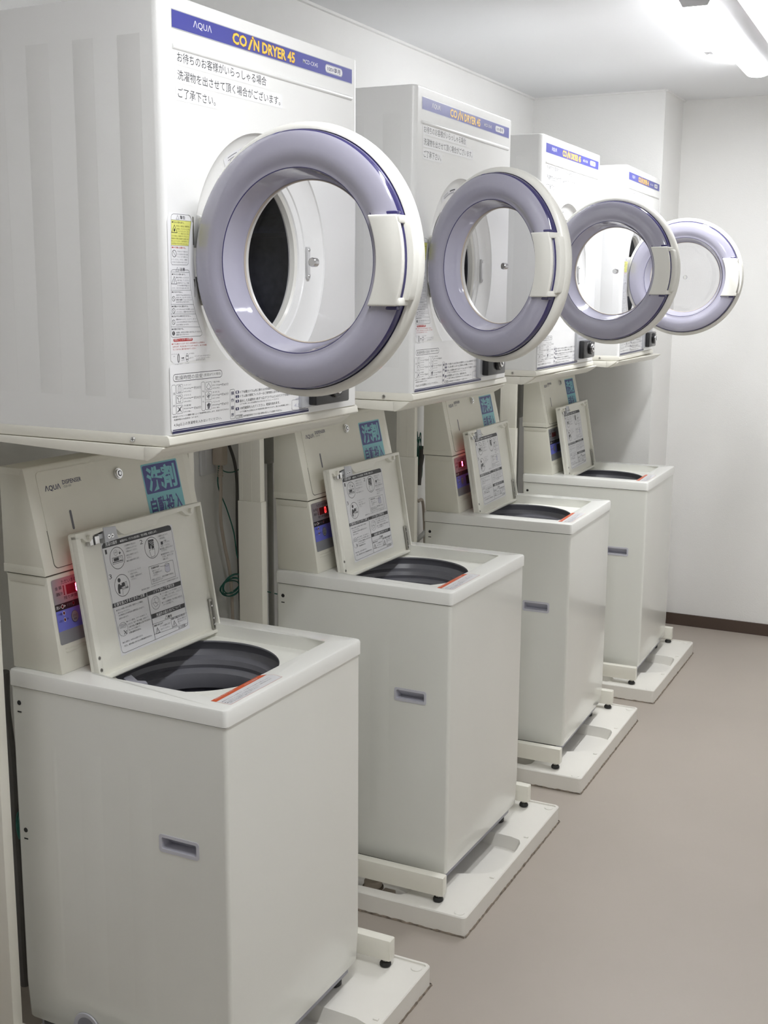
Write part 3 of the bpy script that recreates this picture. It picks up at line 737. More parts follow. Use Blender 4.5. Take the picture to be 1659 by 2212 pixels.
def build_dryer():
    W, Ht, DZ = .6529, .7023, .0190
    t = thing('coin_dryer', (0, 0, 0), 0, '', 'tumble dryer')
    def part(mb, name, parent=t, **k):
        o = mb.build(name, parent, **k)
        if parent is t: o.location = (0, 0, DZ)
        return o
    D = .56; R = .014
    CY, CZ = .298, .2990
    # cabinet
    mb = MB()
    arc = []
    for i in range(7): a = pi / 2 * i / 6; arc.append((-R + R * sin(a), R - R * cos(a)))      # near front corner
    arc2 = [(x, W - y) for x, y in arc[::-1]]
    prof = [(-D, 0)] + arc + arc2 + [(-D, W)]
    n = len(prof); e = .004
    lv = [(0, 0), (Ht - e, 0), (Ht - e * .3, e * .3), (Ht, e)]
    def inset(p, d):
        x, y = p; cx, cy = -D / 2, W / 2
        return (x - d * (1 if x > cx else -1), y + d * (1 if y < cy else -1))
    for (z0, d0), (z1, d1) in zip(lv, lv[1:]):
        for i in range(n - 1):
            if i == len(arc) and z0 == 0: continue     # the front plane is built with its opening
            a, b = prof[i], prof[i + 1]
            mb.add([(*inset(a, d0), z0), (*inset(b, d0), z0), (*inset(b, d1), z1), (*inset(a, d1), z1)], [(0, 1, 2, 3)], 'dryer')
        a, b = prof[-1], prof[0]
        mb.add([(*inset(a, d0), z0), (*inset(b, d0), z0), (*inset(b, d1), z1), (*inset(a, d1), z1)], [(0, 1, 2, 3)], 'dryer')
    mb.add([(*inset(p, e), Ht) for p in prof], [tuple(range(n))], 'dryer')
    mb.add([(p[0], p[1], 0) for p in prof], [tuple(range(n))], 'dryer')
    NS = 96; RR = .2185
    hole = [(CY + RR * cos(2 * pi * i / NS), CZ + RR * sin(2 * pi * i / NS)) for i in range(NS)]
    mb.holed((R, 0, W - R, Ht - e), hole, lambda u, v: (0, u, v), 'dryer')
    mb.lathe([(RR, 0), (.2175, -.0030), (.2120, -.0075), (.198, -.0135), (.180, -.0165), (.172, -.0175), (.1705, -.0200), (.1640, -.0215), (.1590, -.0235), (.1560, -.0290), (.1530, -.0440)], (0, CY, CZ), 'dryer', 'x', NS)
    # shallow pressed ribs on both side panels
    for x0, x1 in ((-.176, -.132), (-.083, -.037), (-.278, -.228), (-.40, -.33)):
        for sgn, yb in ((-1, 0), (1, W)):
            b = bmesh.new(); z0, z1 = .06, .640
            o_ = [(x0, z0), (x1, z0), (x1, z1), (x0, z1)]; i_ = [(x0 + .0035, z0 + .012), (x1 - .0035, z0 + .012), (x1 - .0035, z1 - .012), (x0 + .0035, z1 - .012)]
            mb.add([(p[0], yb + sgn * .00005, p[1]) for p in o_] + [(p[0], yb + sgn * .0006, p[1]) for p in i_], [(0, 1, 5, 4), (1, 2, 6, 5), (2, 3, 7, 6), (3, 0, 4, 7), (4, 5, 6, 7)], 'dryer'); b.free()
    part(mb, 'cabinet', smooth=28)
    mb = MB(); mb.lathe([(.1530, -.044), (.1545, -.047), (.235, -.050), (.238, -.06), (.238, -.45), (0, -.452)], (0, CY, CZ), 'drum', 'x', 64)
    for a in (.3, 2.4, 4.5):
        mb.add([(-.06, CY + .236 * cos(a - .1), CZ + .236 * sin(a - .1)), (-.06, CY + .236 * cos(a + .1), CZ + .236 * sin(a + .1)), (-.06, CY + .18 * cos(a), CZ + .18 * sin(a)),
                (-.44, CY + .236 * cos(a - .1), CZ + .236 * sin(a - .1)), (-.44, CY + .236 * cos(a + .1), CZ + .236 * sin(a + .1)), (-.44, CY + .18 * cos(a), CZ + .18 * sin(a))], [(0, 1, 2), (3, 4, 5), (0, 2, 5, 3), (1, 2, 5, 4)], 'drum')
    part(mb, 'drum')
    mb = MB(); mb.lathe([(.1535, -.040), (.1555, -.036), (.1575, -.030), (.1560, -.026), (.1520, -.030), (.1505, -.040), (.1535, -.040)], (0, CY, CZ), 'doorw', 'x', 96); part(mb, 'opening_seal')
    # plinth
    mb = MB(); mb.prism([(-.56, 0), (-.004, 0), (.0, -.004), (.002, -.0195 + .004), (-.004, -.0188), (-.56, -.0188)], -.001, W + .001, 'stand', 'y', .0015); mb.box(-.555, -.006, .003, W - .003, -.002, .0015, 'seam')
    part(mb, 'plinth')
    mb = MB(); mb.lathe([(0, -.003), (.004, -.003), (.0045, -.001), (.0045, 0)], (-.075, -.001, -.0095), 'chrome', 'y', 16); mb.box(-.0782, -.0718, -.0044, -.0039, -.0099, -.0091, 'seam'); mb.box(-.0754, -.0746, -.0044, -.0039, -.0127, -.0063, 'seam')
    part(mb, 'screw')
    # raised moulding under the band
    mb = MB(); mb.prism([(0, .6185), (.0016, .6195), (.003, .6215), (.003, .6245), (.0016, .6270), (0, .6280)], .0345, .6245, 'dryer', 'y', .0006); part(mb, 'moulding')
    FR = lambda u, v, h: (h, u, v)
    # name band
    p = Print(FR)
    p.poly([(.034, .6505), (.627, .6505), (.627, .6800), (.034, .6800)], 'silver'); p.poly([(.0348, .6520), (.6262, .6520), (.6262, .6787), (.0348, .6787)], 'band')
    p.text('ΛQUΛ', .092, .6600, .0515, .0125, 'w', .3)
    for k, off, b in (('maroon', .0008, 3.4), ('sun', 0, 2.6)):
        p.h += 2e-5
        p.text('CO', .2040 - off, .6560 - off, .0440 + 2 * off, .0190 + 2 * off, k, b)
        p.poly([(.2505 - off, .6540 - off), (.2565 + off, .6540 - off), (.2665 + off, .6725 + off), (.2610 - off, .6725 + off)], k)
        p.ell(.2665, .6757, .0030 + off, .0022 + off, k)
        p.text('N DRYER 45', .2690 - off, .6555 - off, .1380 + 2 * off, .0190 + 2 * off, k, b)
    p.text('MCD-CK45', .4360, .6615, .0548, .0075, 'w', .2)
    p.poly(rrect(.5190, .6580, .5875, .6735, .0077), 'w'); p.outline(rrect(.5200, .6590, .5865, .6725, .0067), .0006, 'n')
    p.text('100V専用', .5275, .6610, .0510, .0098, 'n', 1)
    part_ = p.build('name_band', t); part_.location = (0, 0, DZ)
    # notice strips
    for i, (s, w, v) in enumerate((('お待ちのお客様がいらっしゃる場合', .2623, .6010), ('洗濯物を出させて頂く場合がございます。', .3085, .5735), ('ご了承下さい。', .1040, .5460))):
        p = Print(FR); p.poly([(.0400, v - .0045), (.0500 + w + .004, v - .0045), (.0500 + w + .004, v + .0200), (.0400, v + .0200)], 'tape')
        p.text(s, .0466, v, w, .0160, 'k', .3); o = p.build('notice_strip', t); o.location = (0, 0, DZ)
    p = Print(FR); p.poly([(.0095, .1250), (.0095, .3500), (.0150, .3640), (.0650, .3640), (.0790, .3500), (.0700, .28), (.083, .24), (.107, .165), (.123, .140), (.110, .125), (.02, .118)], 'tape'); p.art(ART_WARN); o = p.build('warning_label', t); o.location = (0, 0, DZ)
    p = Print(FR); p.poly(rrect(.0060, .0035, .4560, .1175, .006), 'tape')
    it = []
    for q in ART_TIME:
        if q[0] == 'L' and q[6] == 'n':
            y = (q[2] + q[4]) / 2; q = ('L', .0105, y, .4475, y, q[5], q[6])
        it.append(q)
    p.art(it); o = p.build('instruction_label', t); o.location = (0, 0, DZ)
    # printed label inside the top of the door recess
    mb = MB(); na = 14
    def RP(r, a, h): return (-.0165 + (r - .180) * .1667 + h, CY + r * cos(a), CZ + r * sin(a))
    for (r0, r1, a0, a1, k, h) in ((.1815, .1965, 1.62, 2.15, 'w', .0005), (.1910, .1940, 1.68, 1.86, 'k', .0008), (.1870, .1882, 1.70, 2.08, 'g', .0008), (.1845, .1856, 1.70, 2.05, 'g', .0008), (.1915, .1928, 1.92, 2.08, 'g', .0008)):
        vs = []
        for q in range(na + 1):
            a = a0 + (a1 - a0) * q / na; vs += [RP(r0, a, h), RP(r1, a, h)]
        mb.add(vs, [(2 * q, 2 * q + 1, 2 * q + 3, 2 * q + 2) for q in range(na)], k)
    o = mb.build('recess_label', t, fix=False); o.location = (0, 0, DZ)
    # coin unit
    mb = MB(); mb.box(-.002, .009, .412, .578, .012, .118, 'silver', .003); mb.box(.0086, .0096, .425, .568, .084, .110, 'grip', .0003)
    cu = part(mb, 'coin_unit')
    mb = MB(); mb.box(.008, .027, .436, .570, .016, .076, 'black', .004); mb.build('coin_panel', cu)
    mb = MB(); mb.cyl((0, .508, .050), .0225, .0265, .036, 'black', 'x', 32, .002); mb.cyl((0, .508, .050), .0140, .035, .0405, 'chrome', 'x', 28, .0012); mb.cyl((0, .508, .050), .0075, .0400, .0412, 'black', 'x', 20); mb.cyl((0, .508, .050), .0050, .0405, .0425, 'chrome', 'x', 20)
    mb.build('coin_lock', cu)
    # latch striker and hinges
    mb = MB(); mb.box(-.017, -.0105, .4690, .4790, .262, .3245, 'plate', .002); 
    for z in (.268, .318): mb.lathe([(0, .0015), (.003, .001), (.0036, 0)], (-.0105, .474, z), 'chrome', 'x', 12)
    part(mb, 'latch_striker')
    for z0, z1 in ((.310, .364), (.224, .262)):
        mb = MB(); mb.box(-.0085, -.0030, .081, .108, z0, z1, 'plate', .001); mb.cyl((-.004, .080, 0), .0045, z0 + .004, z1 - .004, 'steel', 'z', 14)
        part(mb, 'hinge')
    # ------------- door (local: x from the hinge, y to its back, z relative to the opening centre)
    cr = .2196; C0 = (cr, 0, 0)
    mb = MB(); mb.lathe([(.2030, .013), (.2045, .0090), (.2075, .0095), (.2125, .0125), (.2158, .0175), (.2166, .0235), (.2158, .0310), (.2120, .0380), (.2050, .0420), (.1930, .0440), (.1700, .0450), (.1560, .0430), (.1500, .0400), (.1420, .0420), (.1345, .0480), (.1310, .0490), (.1290, .0440), (.1290, .0380)], C0, 'doorw', 'y', 128)
    for z in (-.052, .055): mb.box(-.008, .030, .022, .038, z - .020, z + .020, 'doorw', .003)
    d = mb.build('door', t, 40)
    mb = MB(); mb.lathe([(.2030, .0125), (.2030, -.0005), (.2022, -.0022), (.2003, -.0040)], C0, 'navy', 'y', 128)
    mb.lathe([(.2003, -.0040), (.1996, -.0046), (.1940, -.0075), (.1850, -.0105), (.1750, -.0125), (.1680, -.0128), (.1610, -.0112), (.1550, -.0078), (.1510, -.0052), (.1480, -.0046), (.1455, -.0046)], C0, 'ring', 'y', 128)
    mb.lathe([(.1455, -.0046), (.1440, -.0040)], C0, 'navy', 'y', 128)  # refraction line of the thick clear lip, painted as a navy band
    mb.lathe([(.1440, -.0040), (.1432, .0000), (.1420, .0040), (.1400, .0120), (.1370, .0220), (.1335, .0300), (.1300, .0350), (.1285, .0375)], C0, 'ring2', 'y', 128); mb.lathe([(.1295, .0345), (.1283, .0352), (.1278, .0370), (.1285, .0385)], C0, 'cord', 'y', 128)
    for z0, z1 in ((.0675, .0735), (-.0735, -.0675)): mb.prism([(cr + .141, z0), (cr + .190, z0), (cr + .190, z1), (cr + .141, z1)], -.0105, .002, 'navy', 'y', .0015)
    mb.build('tinted_ring', d, 50)
    mb = MB(); mb.lathe([(.1290, .0380), (.1240, .0405), (.1150, .0430), (.0900, .0455), (.0500, .0470), (.0001, .0475)], C0, 'glass', 'y', 96); mb.build('door_glass', d, 60)
    mb = MB(); mb.cyl((cr, 0, 0), .0075, .0440, .0560, 'chrome', 'y', 28, .0012); mb.build('centre_stud', d)
    mb = MB(); hz = .0680
    def arcp(r, z): return cr + sqrt(r * r - z * z)
    zs = [hz * (-1 + 2 * i / 16) for i in range(17)]
    inn = [(arcp(.1570, z), z) for z in zs]; out = [(arcp(.2050, z), z) for z in zs]
    mb.prism(inn + out[::-1], -.0200, -.0120, 'doorw', 'y', .0028, 3)
    ci = [(arcp(.1600, z), z) for z in zs]; co = [(arcp(.1900, z), z) for z in zs]
    mb.prism(ci + co[::-1], -.014, .016, 'doorw', 'y', .001)
    cb = [(arcp(.1885, z), z) for z in zs[1:-1]]; ce = [(arcp(.2140, z), z) for z in zs[1:-1]]
    mb.prism(cb + ce[::-1], -.0015, .028, 'doorw', 'y', .002)
    for z0, z1 in ((hz - .0130, hz - .0008), (-hz + .0008, -hz + .0130)):
        mb.prism([(arcp(.160, z0), z0), (cr + .2105 - .012, z0), (cr + .2105 - .012, z1), (arcp(.160, z1), z1)], -.0190, .0200, 'doorw', 'y', .0025)
    mb.build('handle', d, 40)
    d.location = (-.0102, .0784, DZ + CZ - .0046); d.rotation_euler.z = -.0469
    return t

def build_washer():
    ZB = .0487
    t = thing('washing_machine', (0, 0, 0), 0, '', 'washing machine')
    def part(mb, name, parent=t, **k):
        o = mb.build(name, parent, **k)
        if parent is t: o.location = (0, 0, -ZB)
        return o
    W, D = .5078, .5125; i = .003
    X0, X1, Y0, Y1 = -D + .002, -i, i, W - i; z0, z1 = .0966, .8119; R = .008
    mb = MB()
    def loop(ins): return rrect(X0 + ins, Y0 + ins, X1 - ins, Y1 - ins, R, 6)
    lv = [(z0, .0050), (z0 + .004, .0030), (z0 + .03, .0020), (z0 + .065, .0006), (z0 + .085, 0), (z1, 0)]
    # side with hand grip is assembled separately, so leave out its flat plane
    L0 = loop(0); n = len(L0)
    for (za, ia), (zb, ib) in zip(lv, lv[1:]):
        A, B = loop(ia), loop(ib)
        for q in range(n):
            a, b = L0[q], L0[(q + 1) % n]
            if za == z0 + .085 and abs(a[1] - b[1]) < 1e-6 and (abs(a[1] - Y0) < 1e-6 or abs(a[1] - Y1) < 1e-6): continue
            mb.add([(*A[q], za), (*A[(q + 1) % n], za), (*B[(q + 1) % n], zb), (*B[q], zb)], [(0, 1, 2, 3)], 'washer')
    mb.add([(*p, z0) for p in loop(.0050)], [tuple(range(n))], 'washer')
    g = rrect(-.1535, .5495, -.0700, .5770, .004, 4)
    for yy, sg in ((Y0, 1), (Y1, -1)):
        lp = mb.holed((X0 + R, z0 + .085, X1 - R, z1), g, lambda u, v: (u, yy, v), 'washer')
    for x0, x1 in ((-.228, -.172), (-.345, -.290), (-.415, -.400)):
        for yy, sg in ((Y0, -1), (Y1, 1)):
            za, zb = .20, .705
            o_ = [(x0, za), (x1, za), (x1, zb), (x0, zb)]; i_ = [(x0 + .004, za + .015), (x1 - .004, za + .015), (x1 - .004, zb - .015), (x0 + .004, zb - .015)]
            mb.add([(p[0], yy + sg * .00005, p[1]) for p in o_] + [(p[0], yy + sg * .0007, p[1]) for p in i_], [(0, 1, 5, 4), (1, 2, 6, 5), (2, 3, 7, 6), (3, 0, 4, 7), (4, 5, 6, 7)], 'washer')
    part(mb, 'body', smooth=28)
    for yy, sg in ((Y0, 1), (Y1, -1)):
        mb = MB(); G = lambda d: (lambda u, v: (u, yy + sg * d, v))
        o_ = rrect(-.1570, .5455, -.0665, .5805, .006, 4)
        inn = rrect(-.1510, .5520, -.0725, .5745, .003, 4)
        m = len(o_)
        mb.add([(x, yy - sg * .0012, z) for x, z in o_] + [(x, yy - sg * .0012, z) for x, z in inn], [(q, (q + 1) % m, m + (q + 1) % m, m + q) for q in range(m)], 'grip')
        mb.wall(o_, G(.001), G(-.0012), 'grip'); mb.wall(inn, G(-.0012), lambda u, v: (u, yy + sg * (.028 - (v - .552) * .9), v), 'grip')
        mb.add([(u, yy + sg * (.028 - (v - .552) * .9), v) for u, v in inn], [tuple(range(m))], 'grip')
        part(mb, 'hand_grip')
    mb = MB()
    for z in (.7793, .5130):
        mb = MB(); mb.lathe([(0, -.0006), (.0048, -.0006), (.005, 0)], (-.4895, Y0, z), 'black', 'y', 20); mb.box(-.4945, -.4845, Y0 - .0006, Y0, z - .0195, z - .0170, 'black')
        part(mb, 'knock_out_hole')
    mb = MB(); mb.lathe([(.033, 0), (.032, -.0022), (.026, -.0025), (.023, -.001)], (-.3530, Y0, .1180), 'grip', 'y', 36); mb.lathe([(0, -.0006), (.023, -.001)], (-.3530, Y0, .1180), 'gray', 'y', 36)
    part(mb, 'port_cap')
    # base skirt and feet
    mb = MB(); mb.box(X0 + .02, X1 - .018, Y0 + .018, Y1 - .018, .0700, .0966, 'gray', .002); mb.box(X0 + .03, X1 - .030, Y0 + .014, Y1 - .014, .0790, .0966, 'black', .001); part(mb, 'base_skirt')
    for x in (-.045, -.445):
        for y in (.045, W - .045):
            mb = MB(); mb.cyl((x, y, 0), .018, ZB, .062, 'rubber', 'z', 20, .002); mb.cyl((x, y, 0), .010, .060, .072, 'black', 'z', 16); part(mb, 'foot')
    # top cover with recess
    zt, zb, zf = .8461, .8139, .8190
    mb = MB(); e = .0055
    A = rrect(-D, 0, 0, W, .009, 6)
    B = rrect(-D + e, e, -e, W - e, .009, 6); n = len(A)
    C1 = rrect(-D + .0016, .0016, -.0016, W - .0016, .009, 6)
    for (P, za), (Q, zc) in (((A, zb), (A, zt - e)), ((A, zt - e), (C1, zt - .0016)), ((C1, zt - .0016), (B, zt))):
        mb.add([(*p, za) for p in P] + [(*p, zc) for p in Q], [(q, (q + 1) % n, n + (q + 1) % n, n + q) for q in range(n)], 'cover')
    Ai = rrect(-D + .012, .012, -.012, W - .012, .006, 6); mb.add([(*p, zb) for p in A] + [(*p, zb) for p in Ai], [(q, (q + 1) % n, n + (q + 1) % n, n + q) for q in range(n)], 'cover')
    rec = rrect(-.352, .052, -.0560, .4560, .010, 5)
    # rounded outer edge ring -> recess edge
    cx, cy = (-.352 - .056) / 2, (.052 + .456) / 2
    ang = lambda p: math.atan2(p[1] - cy, p[0] - cx)
    S1 = sorted(B, key=ang); S2 = sorted(rec, key=ang)
    # bridge by walking both loops
    vs = [(*p, zt) for p in S1] + [(*p, zt) for p in S2]; fs = []; i1 = i2 = 0; n1, n2 = len(S1), len(S2)
    while i1 < n1 or i2 < n2:
        a1 = ang(S1[i1 % n1]) + (2 * pi if i1 >= n1 else 0); a2 = ang(S2[i2 % n2]) + (2 * pi if i2 >= n2 else 0)
        if (a1 <= a2 and i1 < n1) or i2 >= n2: fs.append((i1 % n1, (i1 + 1) % n1, n1 + i2 % n2)); i1 += 1
        else: fs.append((i1 % n1, n1 + (i2 + 1) % n2, n1 + i2 % n2)); i2 += 1
    mb.add(vs, fs, 'cover')
    rec2 = rrect(-.349, .055, -.0600, .4520, .008, 5)
    m = len(rec); mb.add([(*p, zt) for p in rec] + [(*p, zf) for p in rec2], [(q, (q + 1) % m, m + (q + 1) % m, m + q) for q in range(m)], 'recess')
    HX, HY, HR = -.2545, .2640, .1700
    hole = [(HX + HR * cos(2 * pi * q / 96), HY + HR * sin(2 * pi * q / 96)) for q in range(96)]
    hole = [(max(p[0], -.3485), p[1]) for p in hole]
    # floor with tub opening (opening is cut off straight below the lid hinge)
    mb.holed((-.349, .055, -.0600, .4520), hole, lambda u, v: (u, v, zf), 'recess')
    part(mb, 'top_cover', smooth=30)
    mb = MB()
    for bx in ((X0 + .004, X1 - .003, Y0 + .003, Y0 + .010), (X0 + .004, X1 - .003, Y1 - .010, Y1 - .003), (X0 + .004, X0 + .010, Y0 + .010, Y1 - .010), (X1 - .009, X1 - .003, Y0 + .010, Y1 - .010)): mb.box(*bx, .8110, .8142, 'seam')
    part(mb, 'cover_seam')
    mb = MB(); mb.lathe([(HR, 0), (HR - .001, -.003), (HR + .006, -.010), (HR + .010, -.022), (HR + .004, -.034), (HR - .010, -.040), (HR - .014, -.050), (HR - .012, -.058)], (HX, HY, zf), 'tub', 'z', 96)
    mb.lathe([(HR - .012, -.058), (HR - .018, -.060), (HR - .026, -.066), (HR - .030, -.080), (HR - .028, -.098), (HR - .020, -.104)], (HX, HY, zf), 'tub', 'z', 96)
    mb.lathe([(HR - .020, -.104), (HR - .019, -.30), (HR - .04, -.345), (0, -.35)], (HX, HY, zf), 'tubin', 'z', 96)
    for q in range(36):
        a = 2 * pi * q / 36; r = HR - .0215; cxx, cyy = HX + r * cos(a), HY + r * sin(a)
        mb.tube([(cxx, cyy, zf - .115), (cxx, cyy, zf - .30)], .0028, 'tubin', 6)
    part(mb, 'wash_tub')
    mb = MB(); mb.prism([(-.335, .130), (-.315, .118), (-.285, .118), (-.272, .128), (-.285, .138), (-.300, .132), (-.335, .155)], zf - .012, zf - .002, 'gray', 'z', .002); mb.cyl((-.284, .127, 0), .008, zf - .020, zf - .008, 'gray', 'z', 20, .002); part(mb, 'water_inlet')
    # warning sticker on the front edge
    p = Print(lambda u, v, h: (-v, u, zt + h), .0002)
    it = [];hh = {'ふたロックについて': .0048, 'ふたのロック機能付き': .0036}
    for q in ART_RED:
        if q[0] == 'T': q = (q[0], q[1], q[2] + (.004 if q[1] in hh else 0), q[3] + (.0002 if q[1] in hh else -.002), q[4] * (.86 if q[1] in hh else .96), hh.get(q[1], .0034), q[6], q[7])
        if q[-1] == 'r': q = q[:-1] + ('orange',)
        it.append(q)
    p.art(it); o = p.build('lock_sticker', t); o.location = (0, 0, -ZB)
    # ------------- lid (leans open against the dispenser)
    an = math.atan2(.05, .293); 
    O = Vector((-.331, 0, .825)); Lv = Vector((-sin(an), 0, cos(an))); Nn = Vector((cos(an), 0, sin(an)))
    def LP(u, v, h): q = O + Lv * v + Nn * h; return (q.x, u, q.z)
    def slabp(mb, poly, h0, h1, k, r=.001):
        b = bmesh.new(); A = [b.verts.new(LP(u, v, h0)) for u, v in poly]; B2 = [b.verts.new(LP(u, v, h1)) for u, v in poly]; nn = len(poly)
        b.faces.new(A); b.faces.new(B2[::-1])
        for q in range(nn): b.faces.new((A[q], B2[q], B2[(q + 1) % nn], A[(q + 1) % nn]))
        bmesh.ops.recalc_face_normals(b, faces=b.faces)
        if r: bmesh.ops.bevel(b, geom=b.edges[:], offset=r, segments=2, affect='EDGES', profile=.5)
        mb.bm(b, k)
    u0, u1, v0, v1 = .0602, .4663, .003, .2953
    mb = MB()
    slabp(mb, rrect(u0, v0, u1, v1, .006, 4), -.0205, -.0120, 'lid', .0015)
    slabp(mb, [(u0, v0), (u0 + .0155, v0), (u0 + .0135, v1 - .010), (u0, v1 - .004)], -.0135, .0, 'lid', .0016)
    slabp(mb, [(u1 - .006, v0), (u1, v0 + .002), (u1, v1 - .004), (u1 - .006, v1 - .002)], -.0135, .0, 'lid', .0014)
    slabp(mb, [(u0, v0), (u1, v0), (u1, v0 + .007), (u0, v0 + .009)], -.0135, -.002, 'lid', .0014)
    top = [(u0, v1), (u0, v1 - .012), (u0 + .018, v1 - .012), (u0 + .026, v1 - .020), (u0 + .040, v1 - .022), (u0 + .050, v1 - .011), (.135, v1 - .008), (.176, v1 - .009), (.190, v1 - .021), (.200, v1 - .0255), (.300, v1 - .0240), (.315, v1 - .012), (.395, v1 - .009), (.405, v1 - .018), (.420, v1 - .024), (.434, v1 - .021), (.440, v1 - .008), (u1, v1 - .008), (u1, v1)]
    slabp(mb, top, -.0135, .0, 'lid', .0012)
    lid = part(mb, 'lid', smooth=40)
    def lidpart(mb, nm, **k): return mb.build(nm, lid, **k)
    for uu in (u0 + .034, .421):
        mb = MB(); b = bmesh.new(); bmesh.ops.create_cone(b, cap_ends=True, segments=20, radius1=.0062, radius2=.0050, depth=.010)
        R3 = Matrix.Rotation(an, 4, 'Y') if False else Nn.to_track_quat('Z', 'Y').to_matrix().to_4x4()
        bmesh.ops.transform(b, matrix=Matrix.Translation(Vector(LP(uu, v1 - .013, .002))) @ R3, verts=b.verts); mb.bm(b, 'lid'); lidpart(mb, 'rubber_bumper')
    mb = MB(); slabp(mb, [(.138, v1 - .032), (.178, v1 - .030), (.176, v1 - .004), (.139, v1 - .001)], -.013, .0015, 'silver', .001)
    slabp(mb, [(.098, v1 - .030), (.126, v1 - .030), (.126, v1 - .014), (.098, v1 - .014)], -.012, -.001, 'chrome', .001); slabp(mb, [(.108, v1 - .030), (.112, v1 - .030), (.112, v1 - .014), (.108, v1 - .014)], -.011, .0, 'black', 0); slabp(mb, [(.126, v1 - .022), (.140, v1 - .022), (.140, v1 - .012), (.126, v1 - .012)], -.012, -.002, 'silver', .001)
    for uu in (.1515, .1620):
        for r, k, h in ((.0040, 'chrome', .0019), (.0016, 'black', .0023)):
            pts = [(uu + r * cos(a * pi / 8), v1 - .021 + r * sin(a * pi / 8)) for a in range(16)]
            slabp(mb, pts, .0010, h, k, 0)
    lidpart(mb, 'lid_latch')
    mb = MB(); slabp(mb, [(.4475, .010), (.4570, .010), (.4570, .080), (.4475, .080)], -.0115, -.0065, 'steel', .0008); slabp(mb, [(.4495, .014), (.4545, .014), (.4545, .074), (.4495, .074)], -.0065, -.0060, 'seam', 0)
    for v in (.022, .036, .064): slabp(mb, [(.452 + .002 * cos(a * pi / 5), v + .002 * sin(a * pi / 5)) for a in range(10)], -.006, -.005, 'chrome', 0)
    lidpart(mb, 'lid_hinge')
    for v in (.050, .026):
        mb = MB(); slabp(mb, [(u0 + .0075 + .0038 * cos(a * pi / 8), v + .0038 * sin(a * pi / 8)) for a in range(16)], -.001, .0008, 'steel', .0003); slabp(mb, [(u0 + .0050, v - .0005), (u0 + .0100, v - .0005), (u0 + .0100, v + .0005), (u0 + .0050, v + .0005)], 0, .0011, 'seam', 0); slabp(mb, [(u0 + .0070, v - .0025), (u0 + .0080, v - .0025), (u0 + .0080, v + .0025), (u0 + .0070, v + .0025)], 0, .0011, 'seam', 0)
        lidpart(mb, 'lid_screw', smooth=0)
    p = Print(lambda u, v, h: LP(u, v, h - .012), .0003); p.art(ART_LID); p.build('washing_guide', lid)
    return t

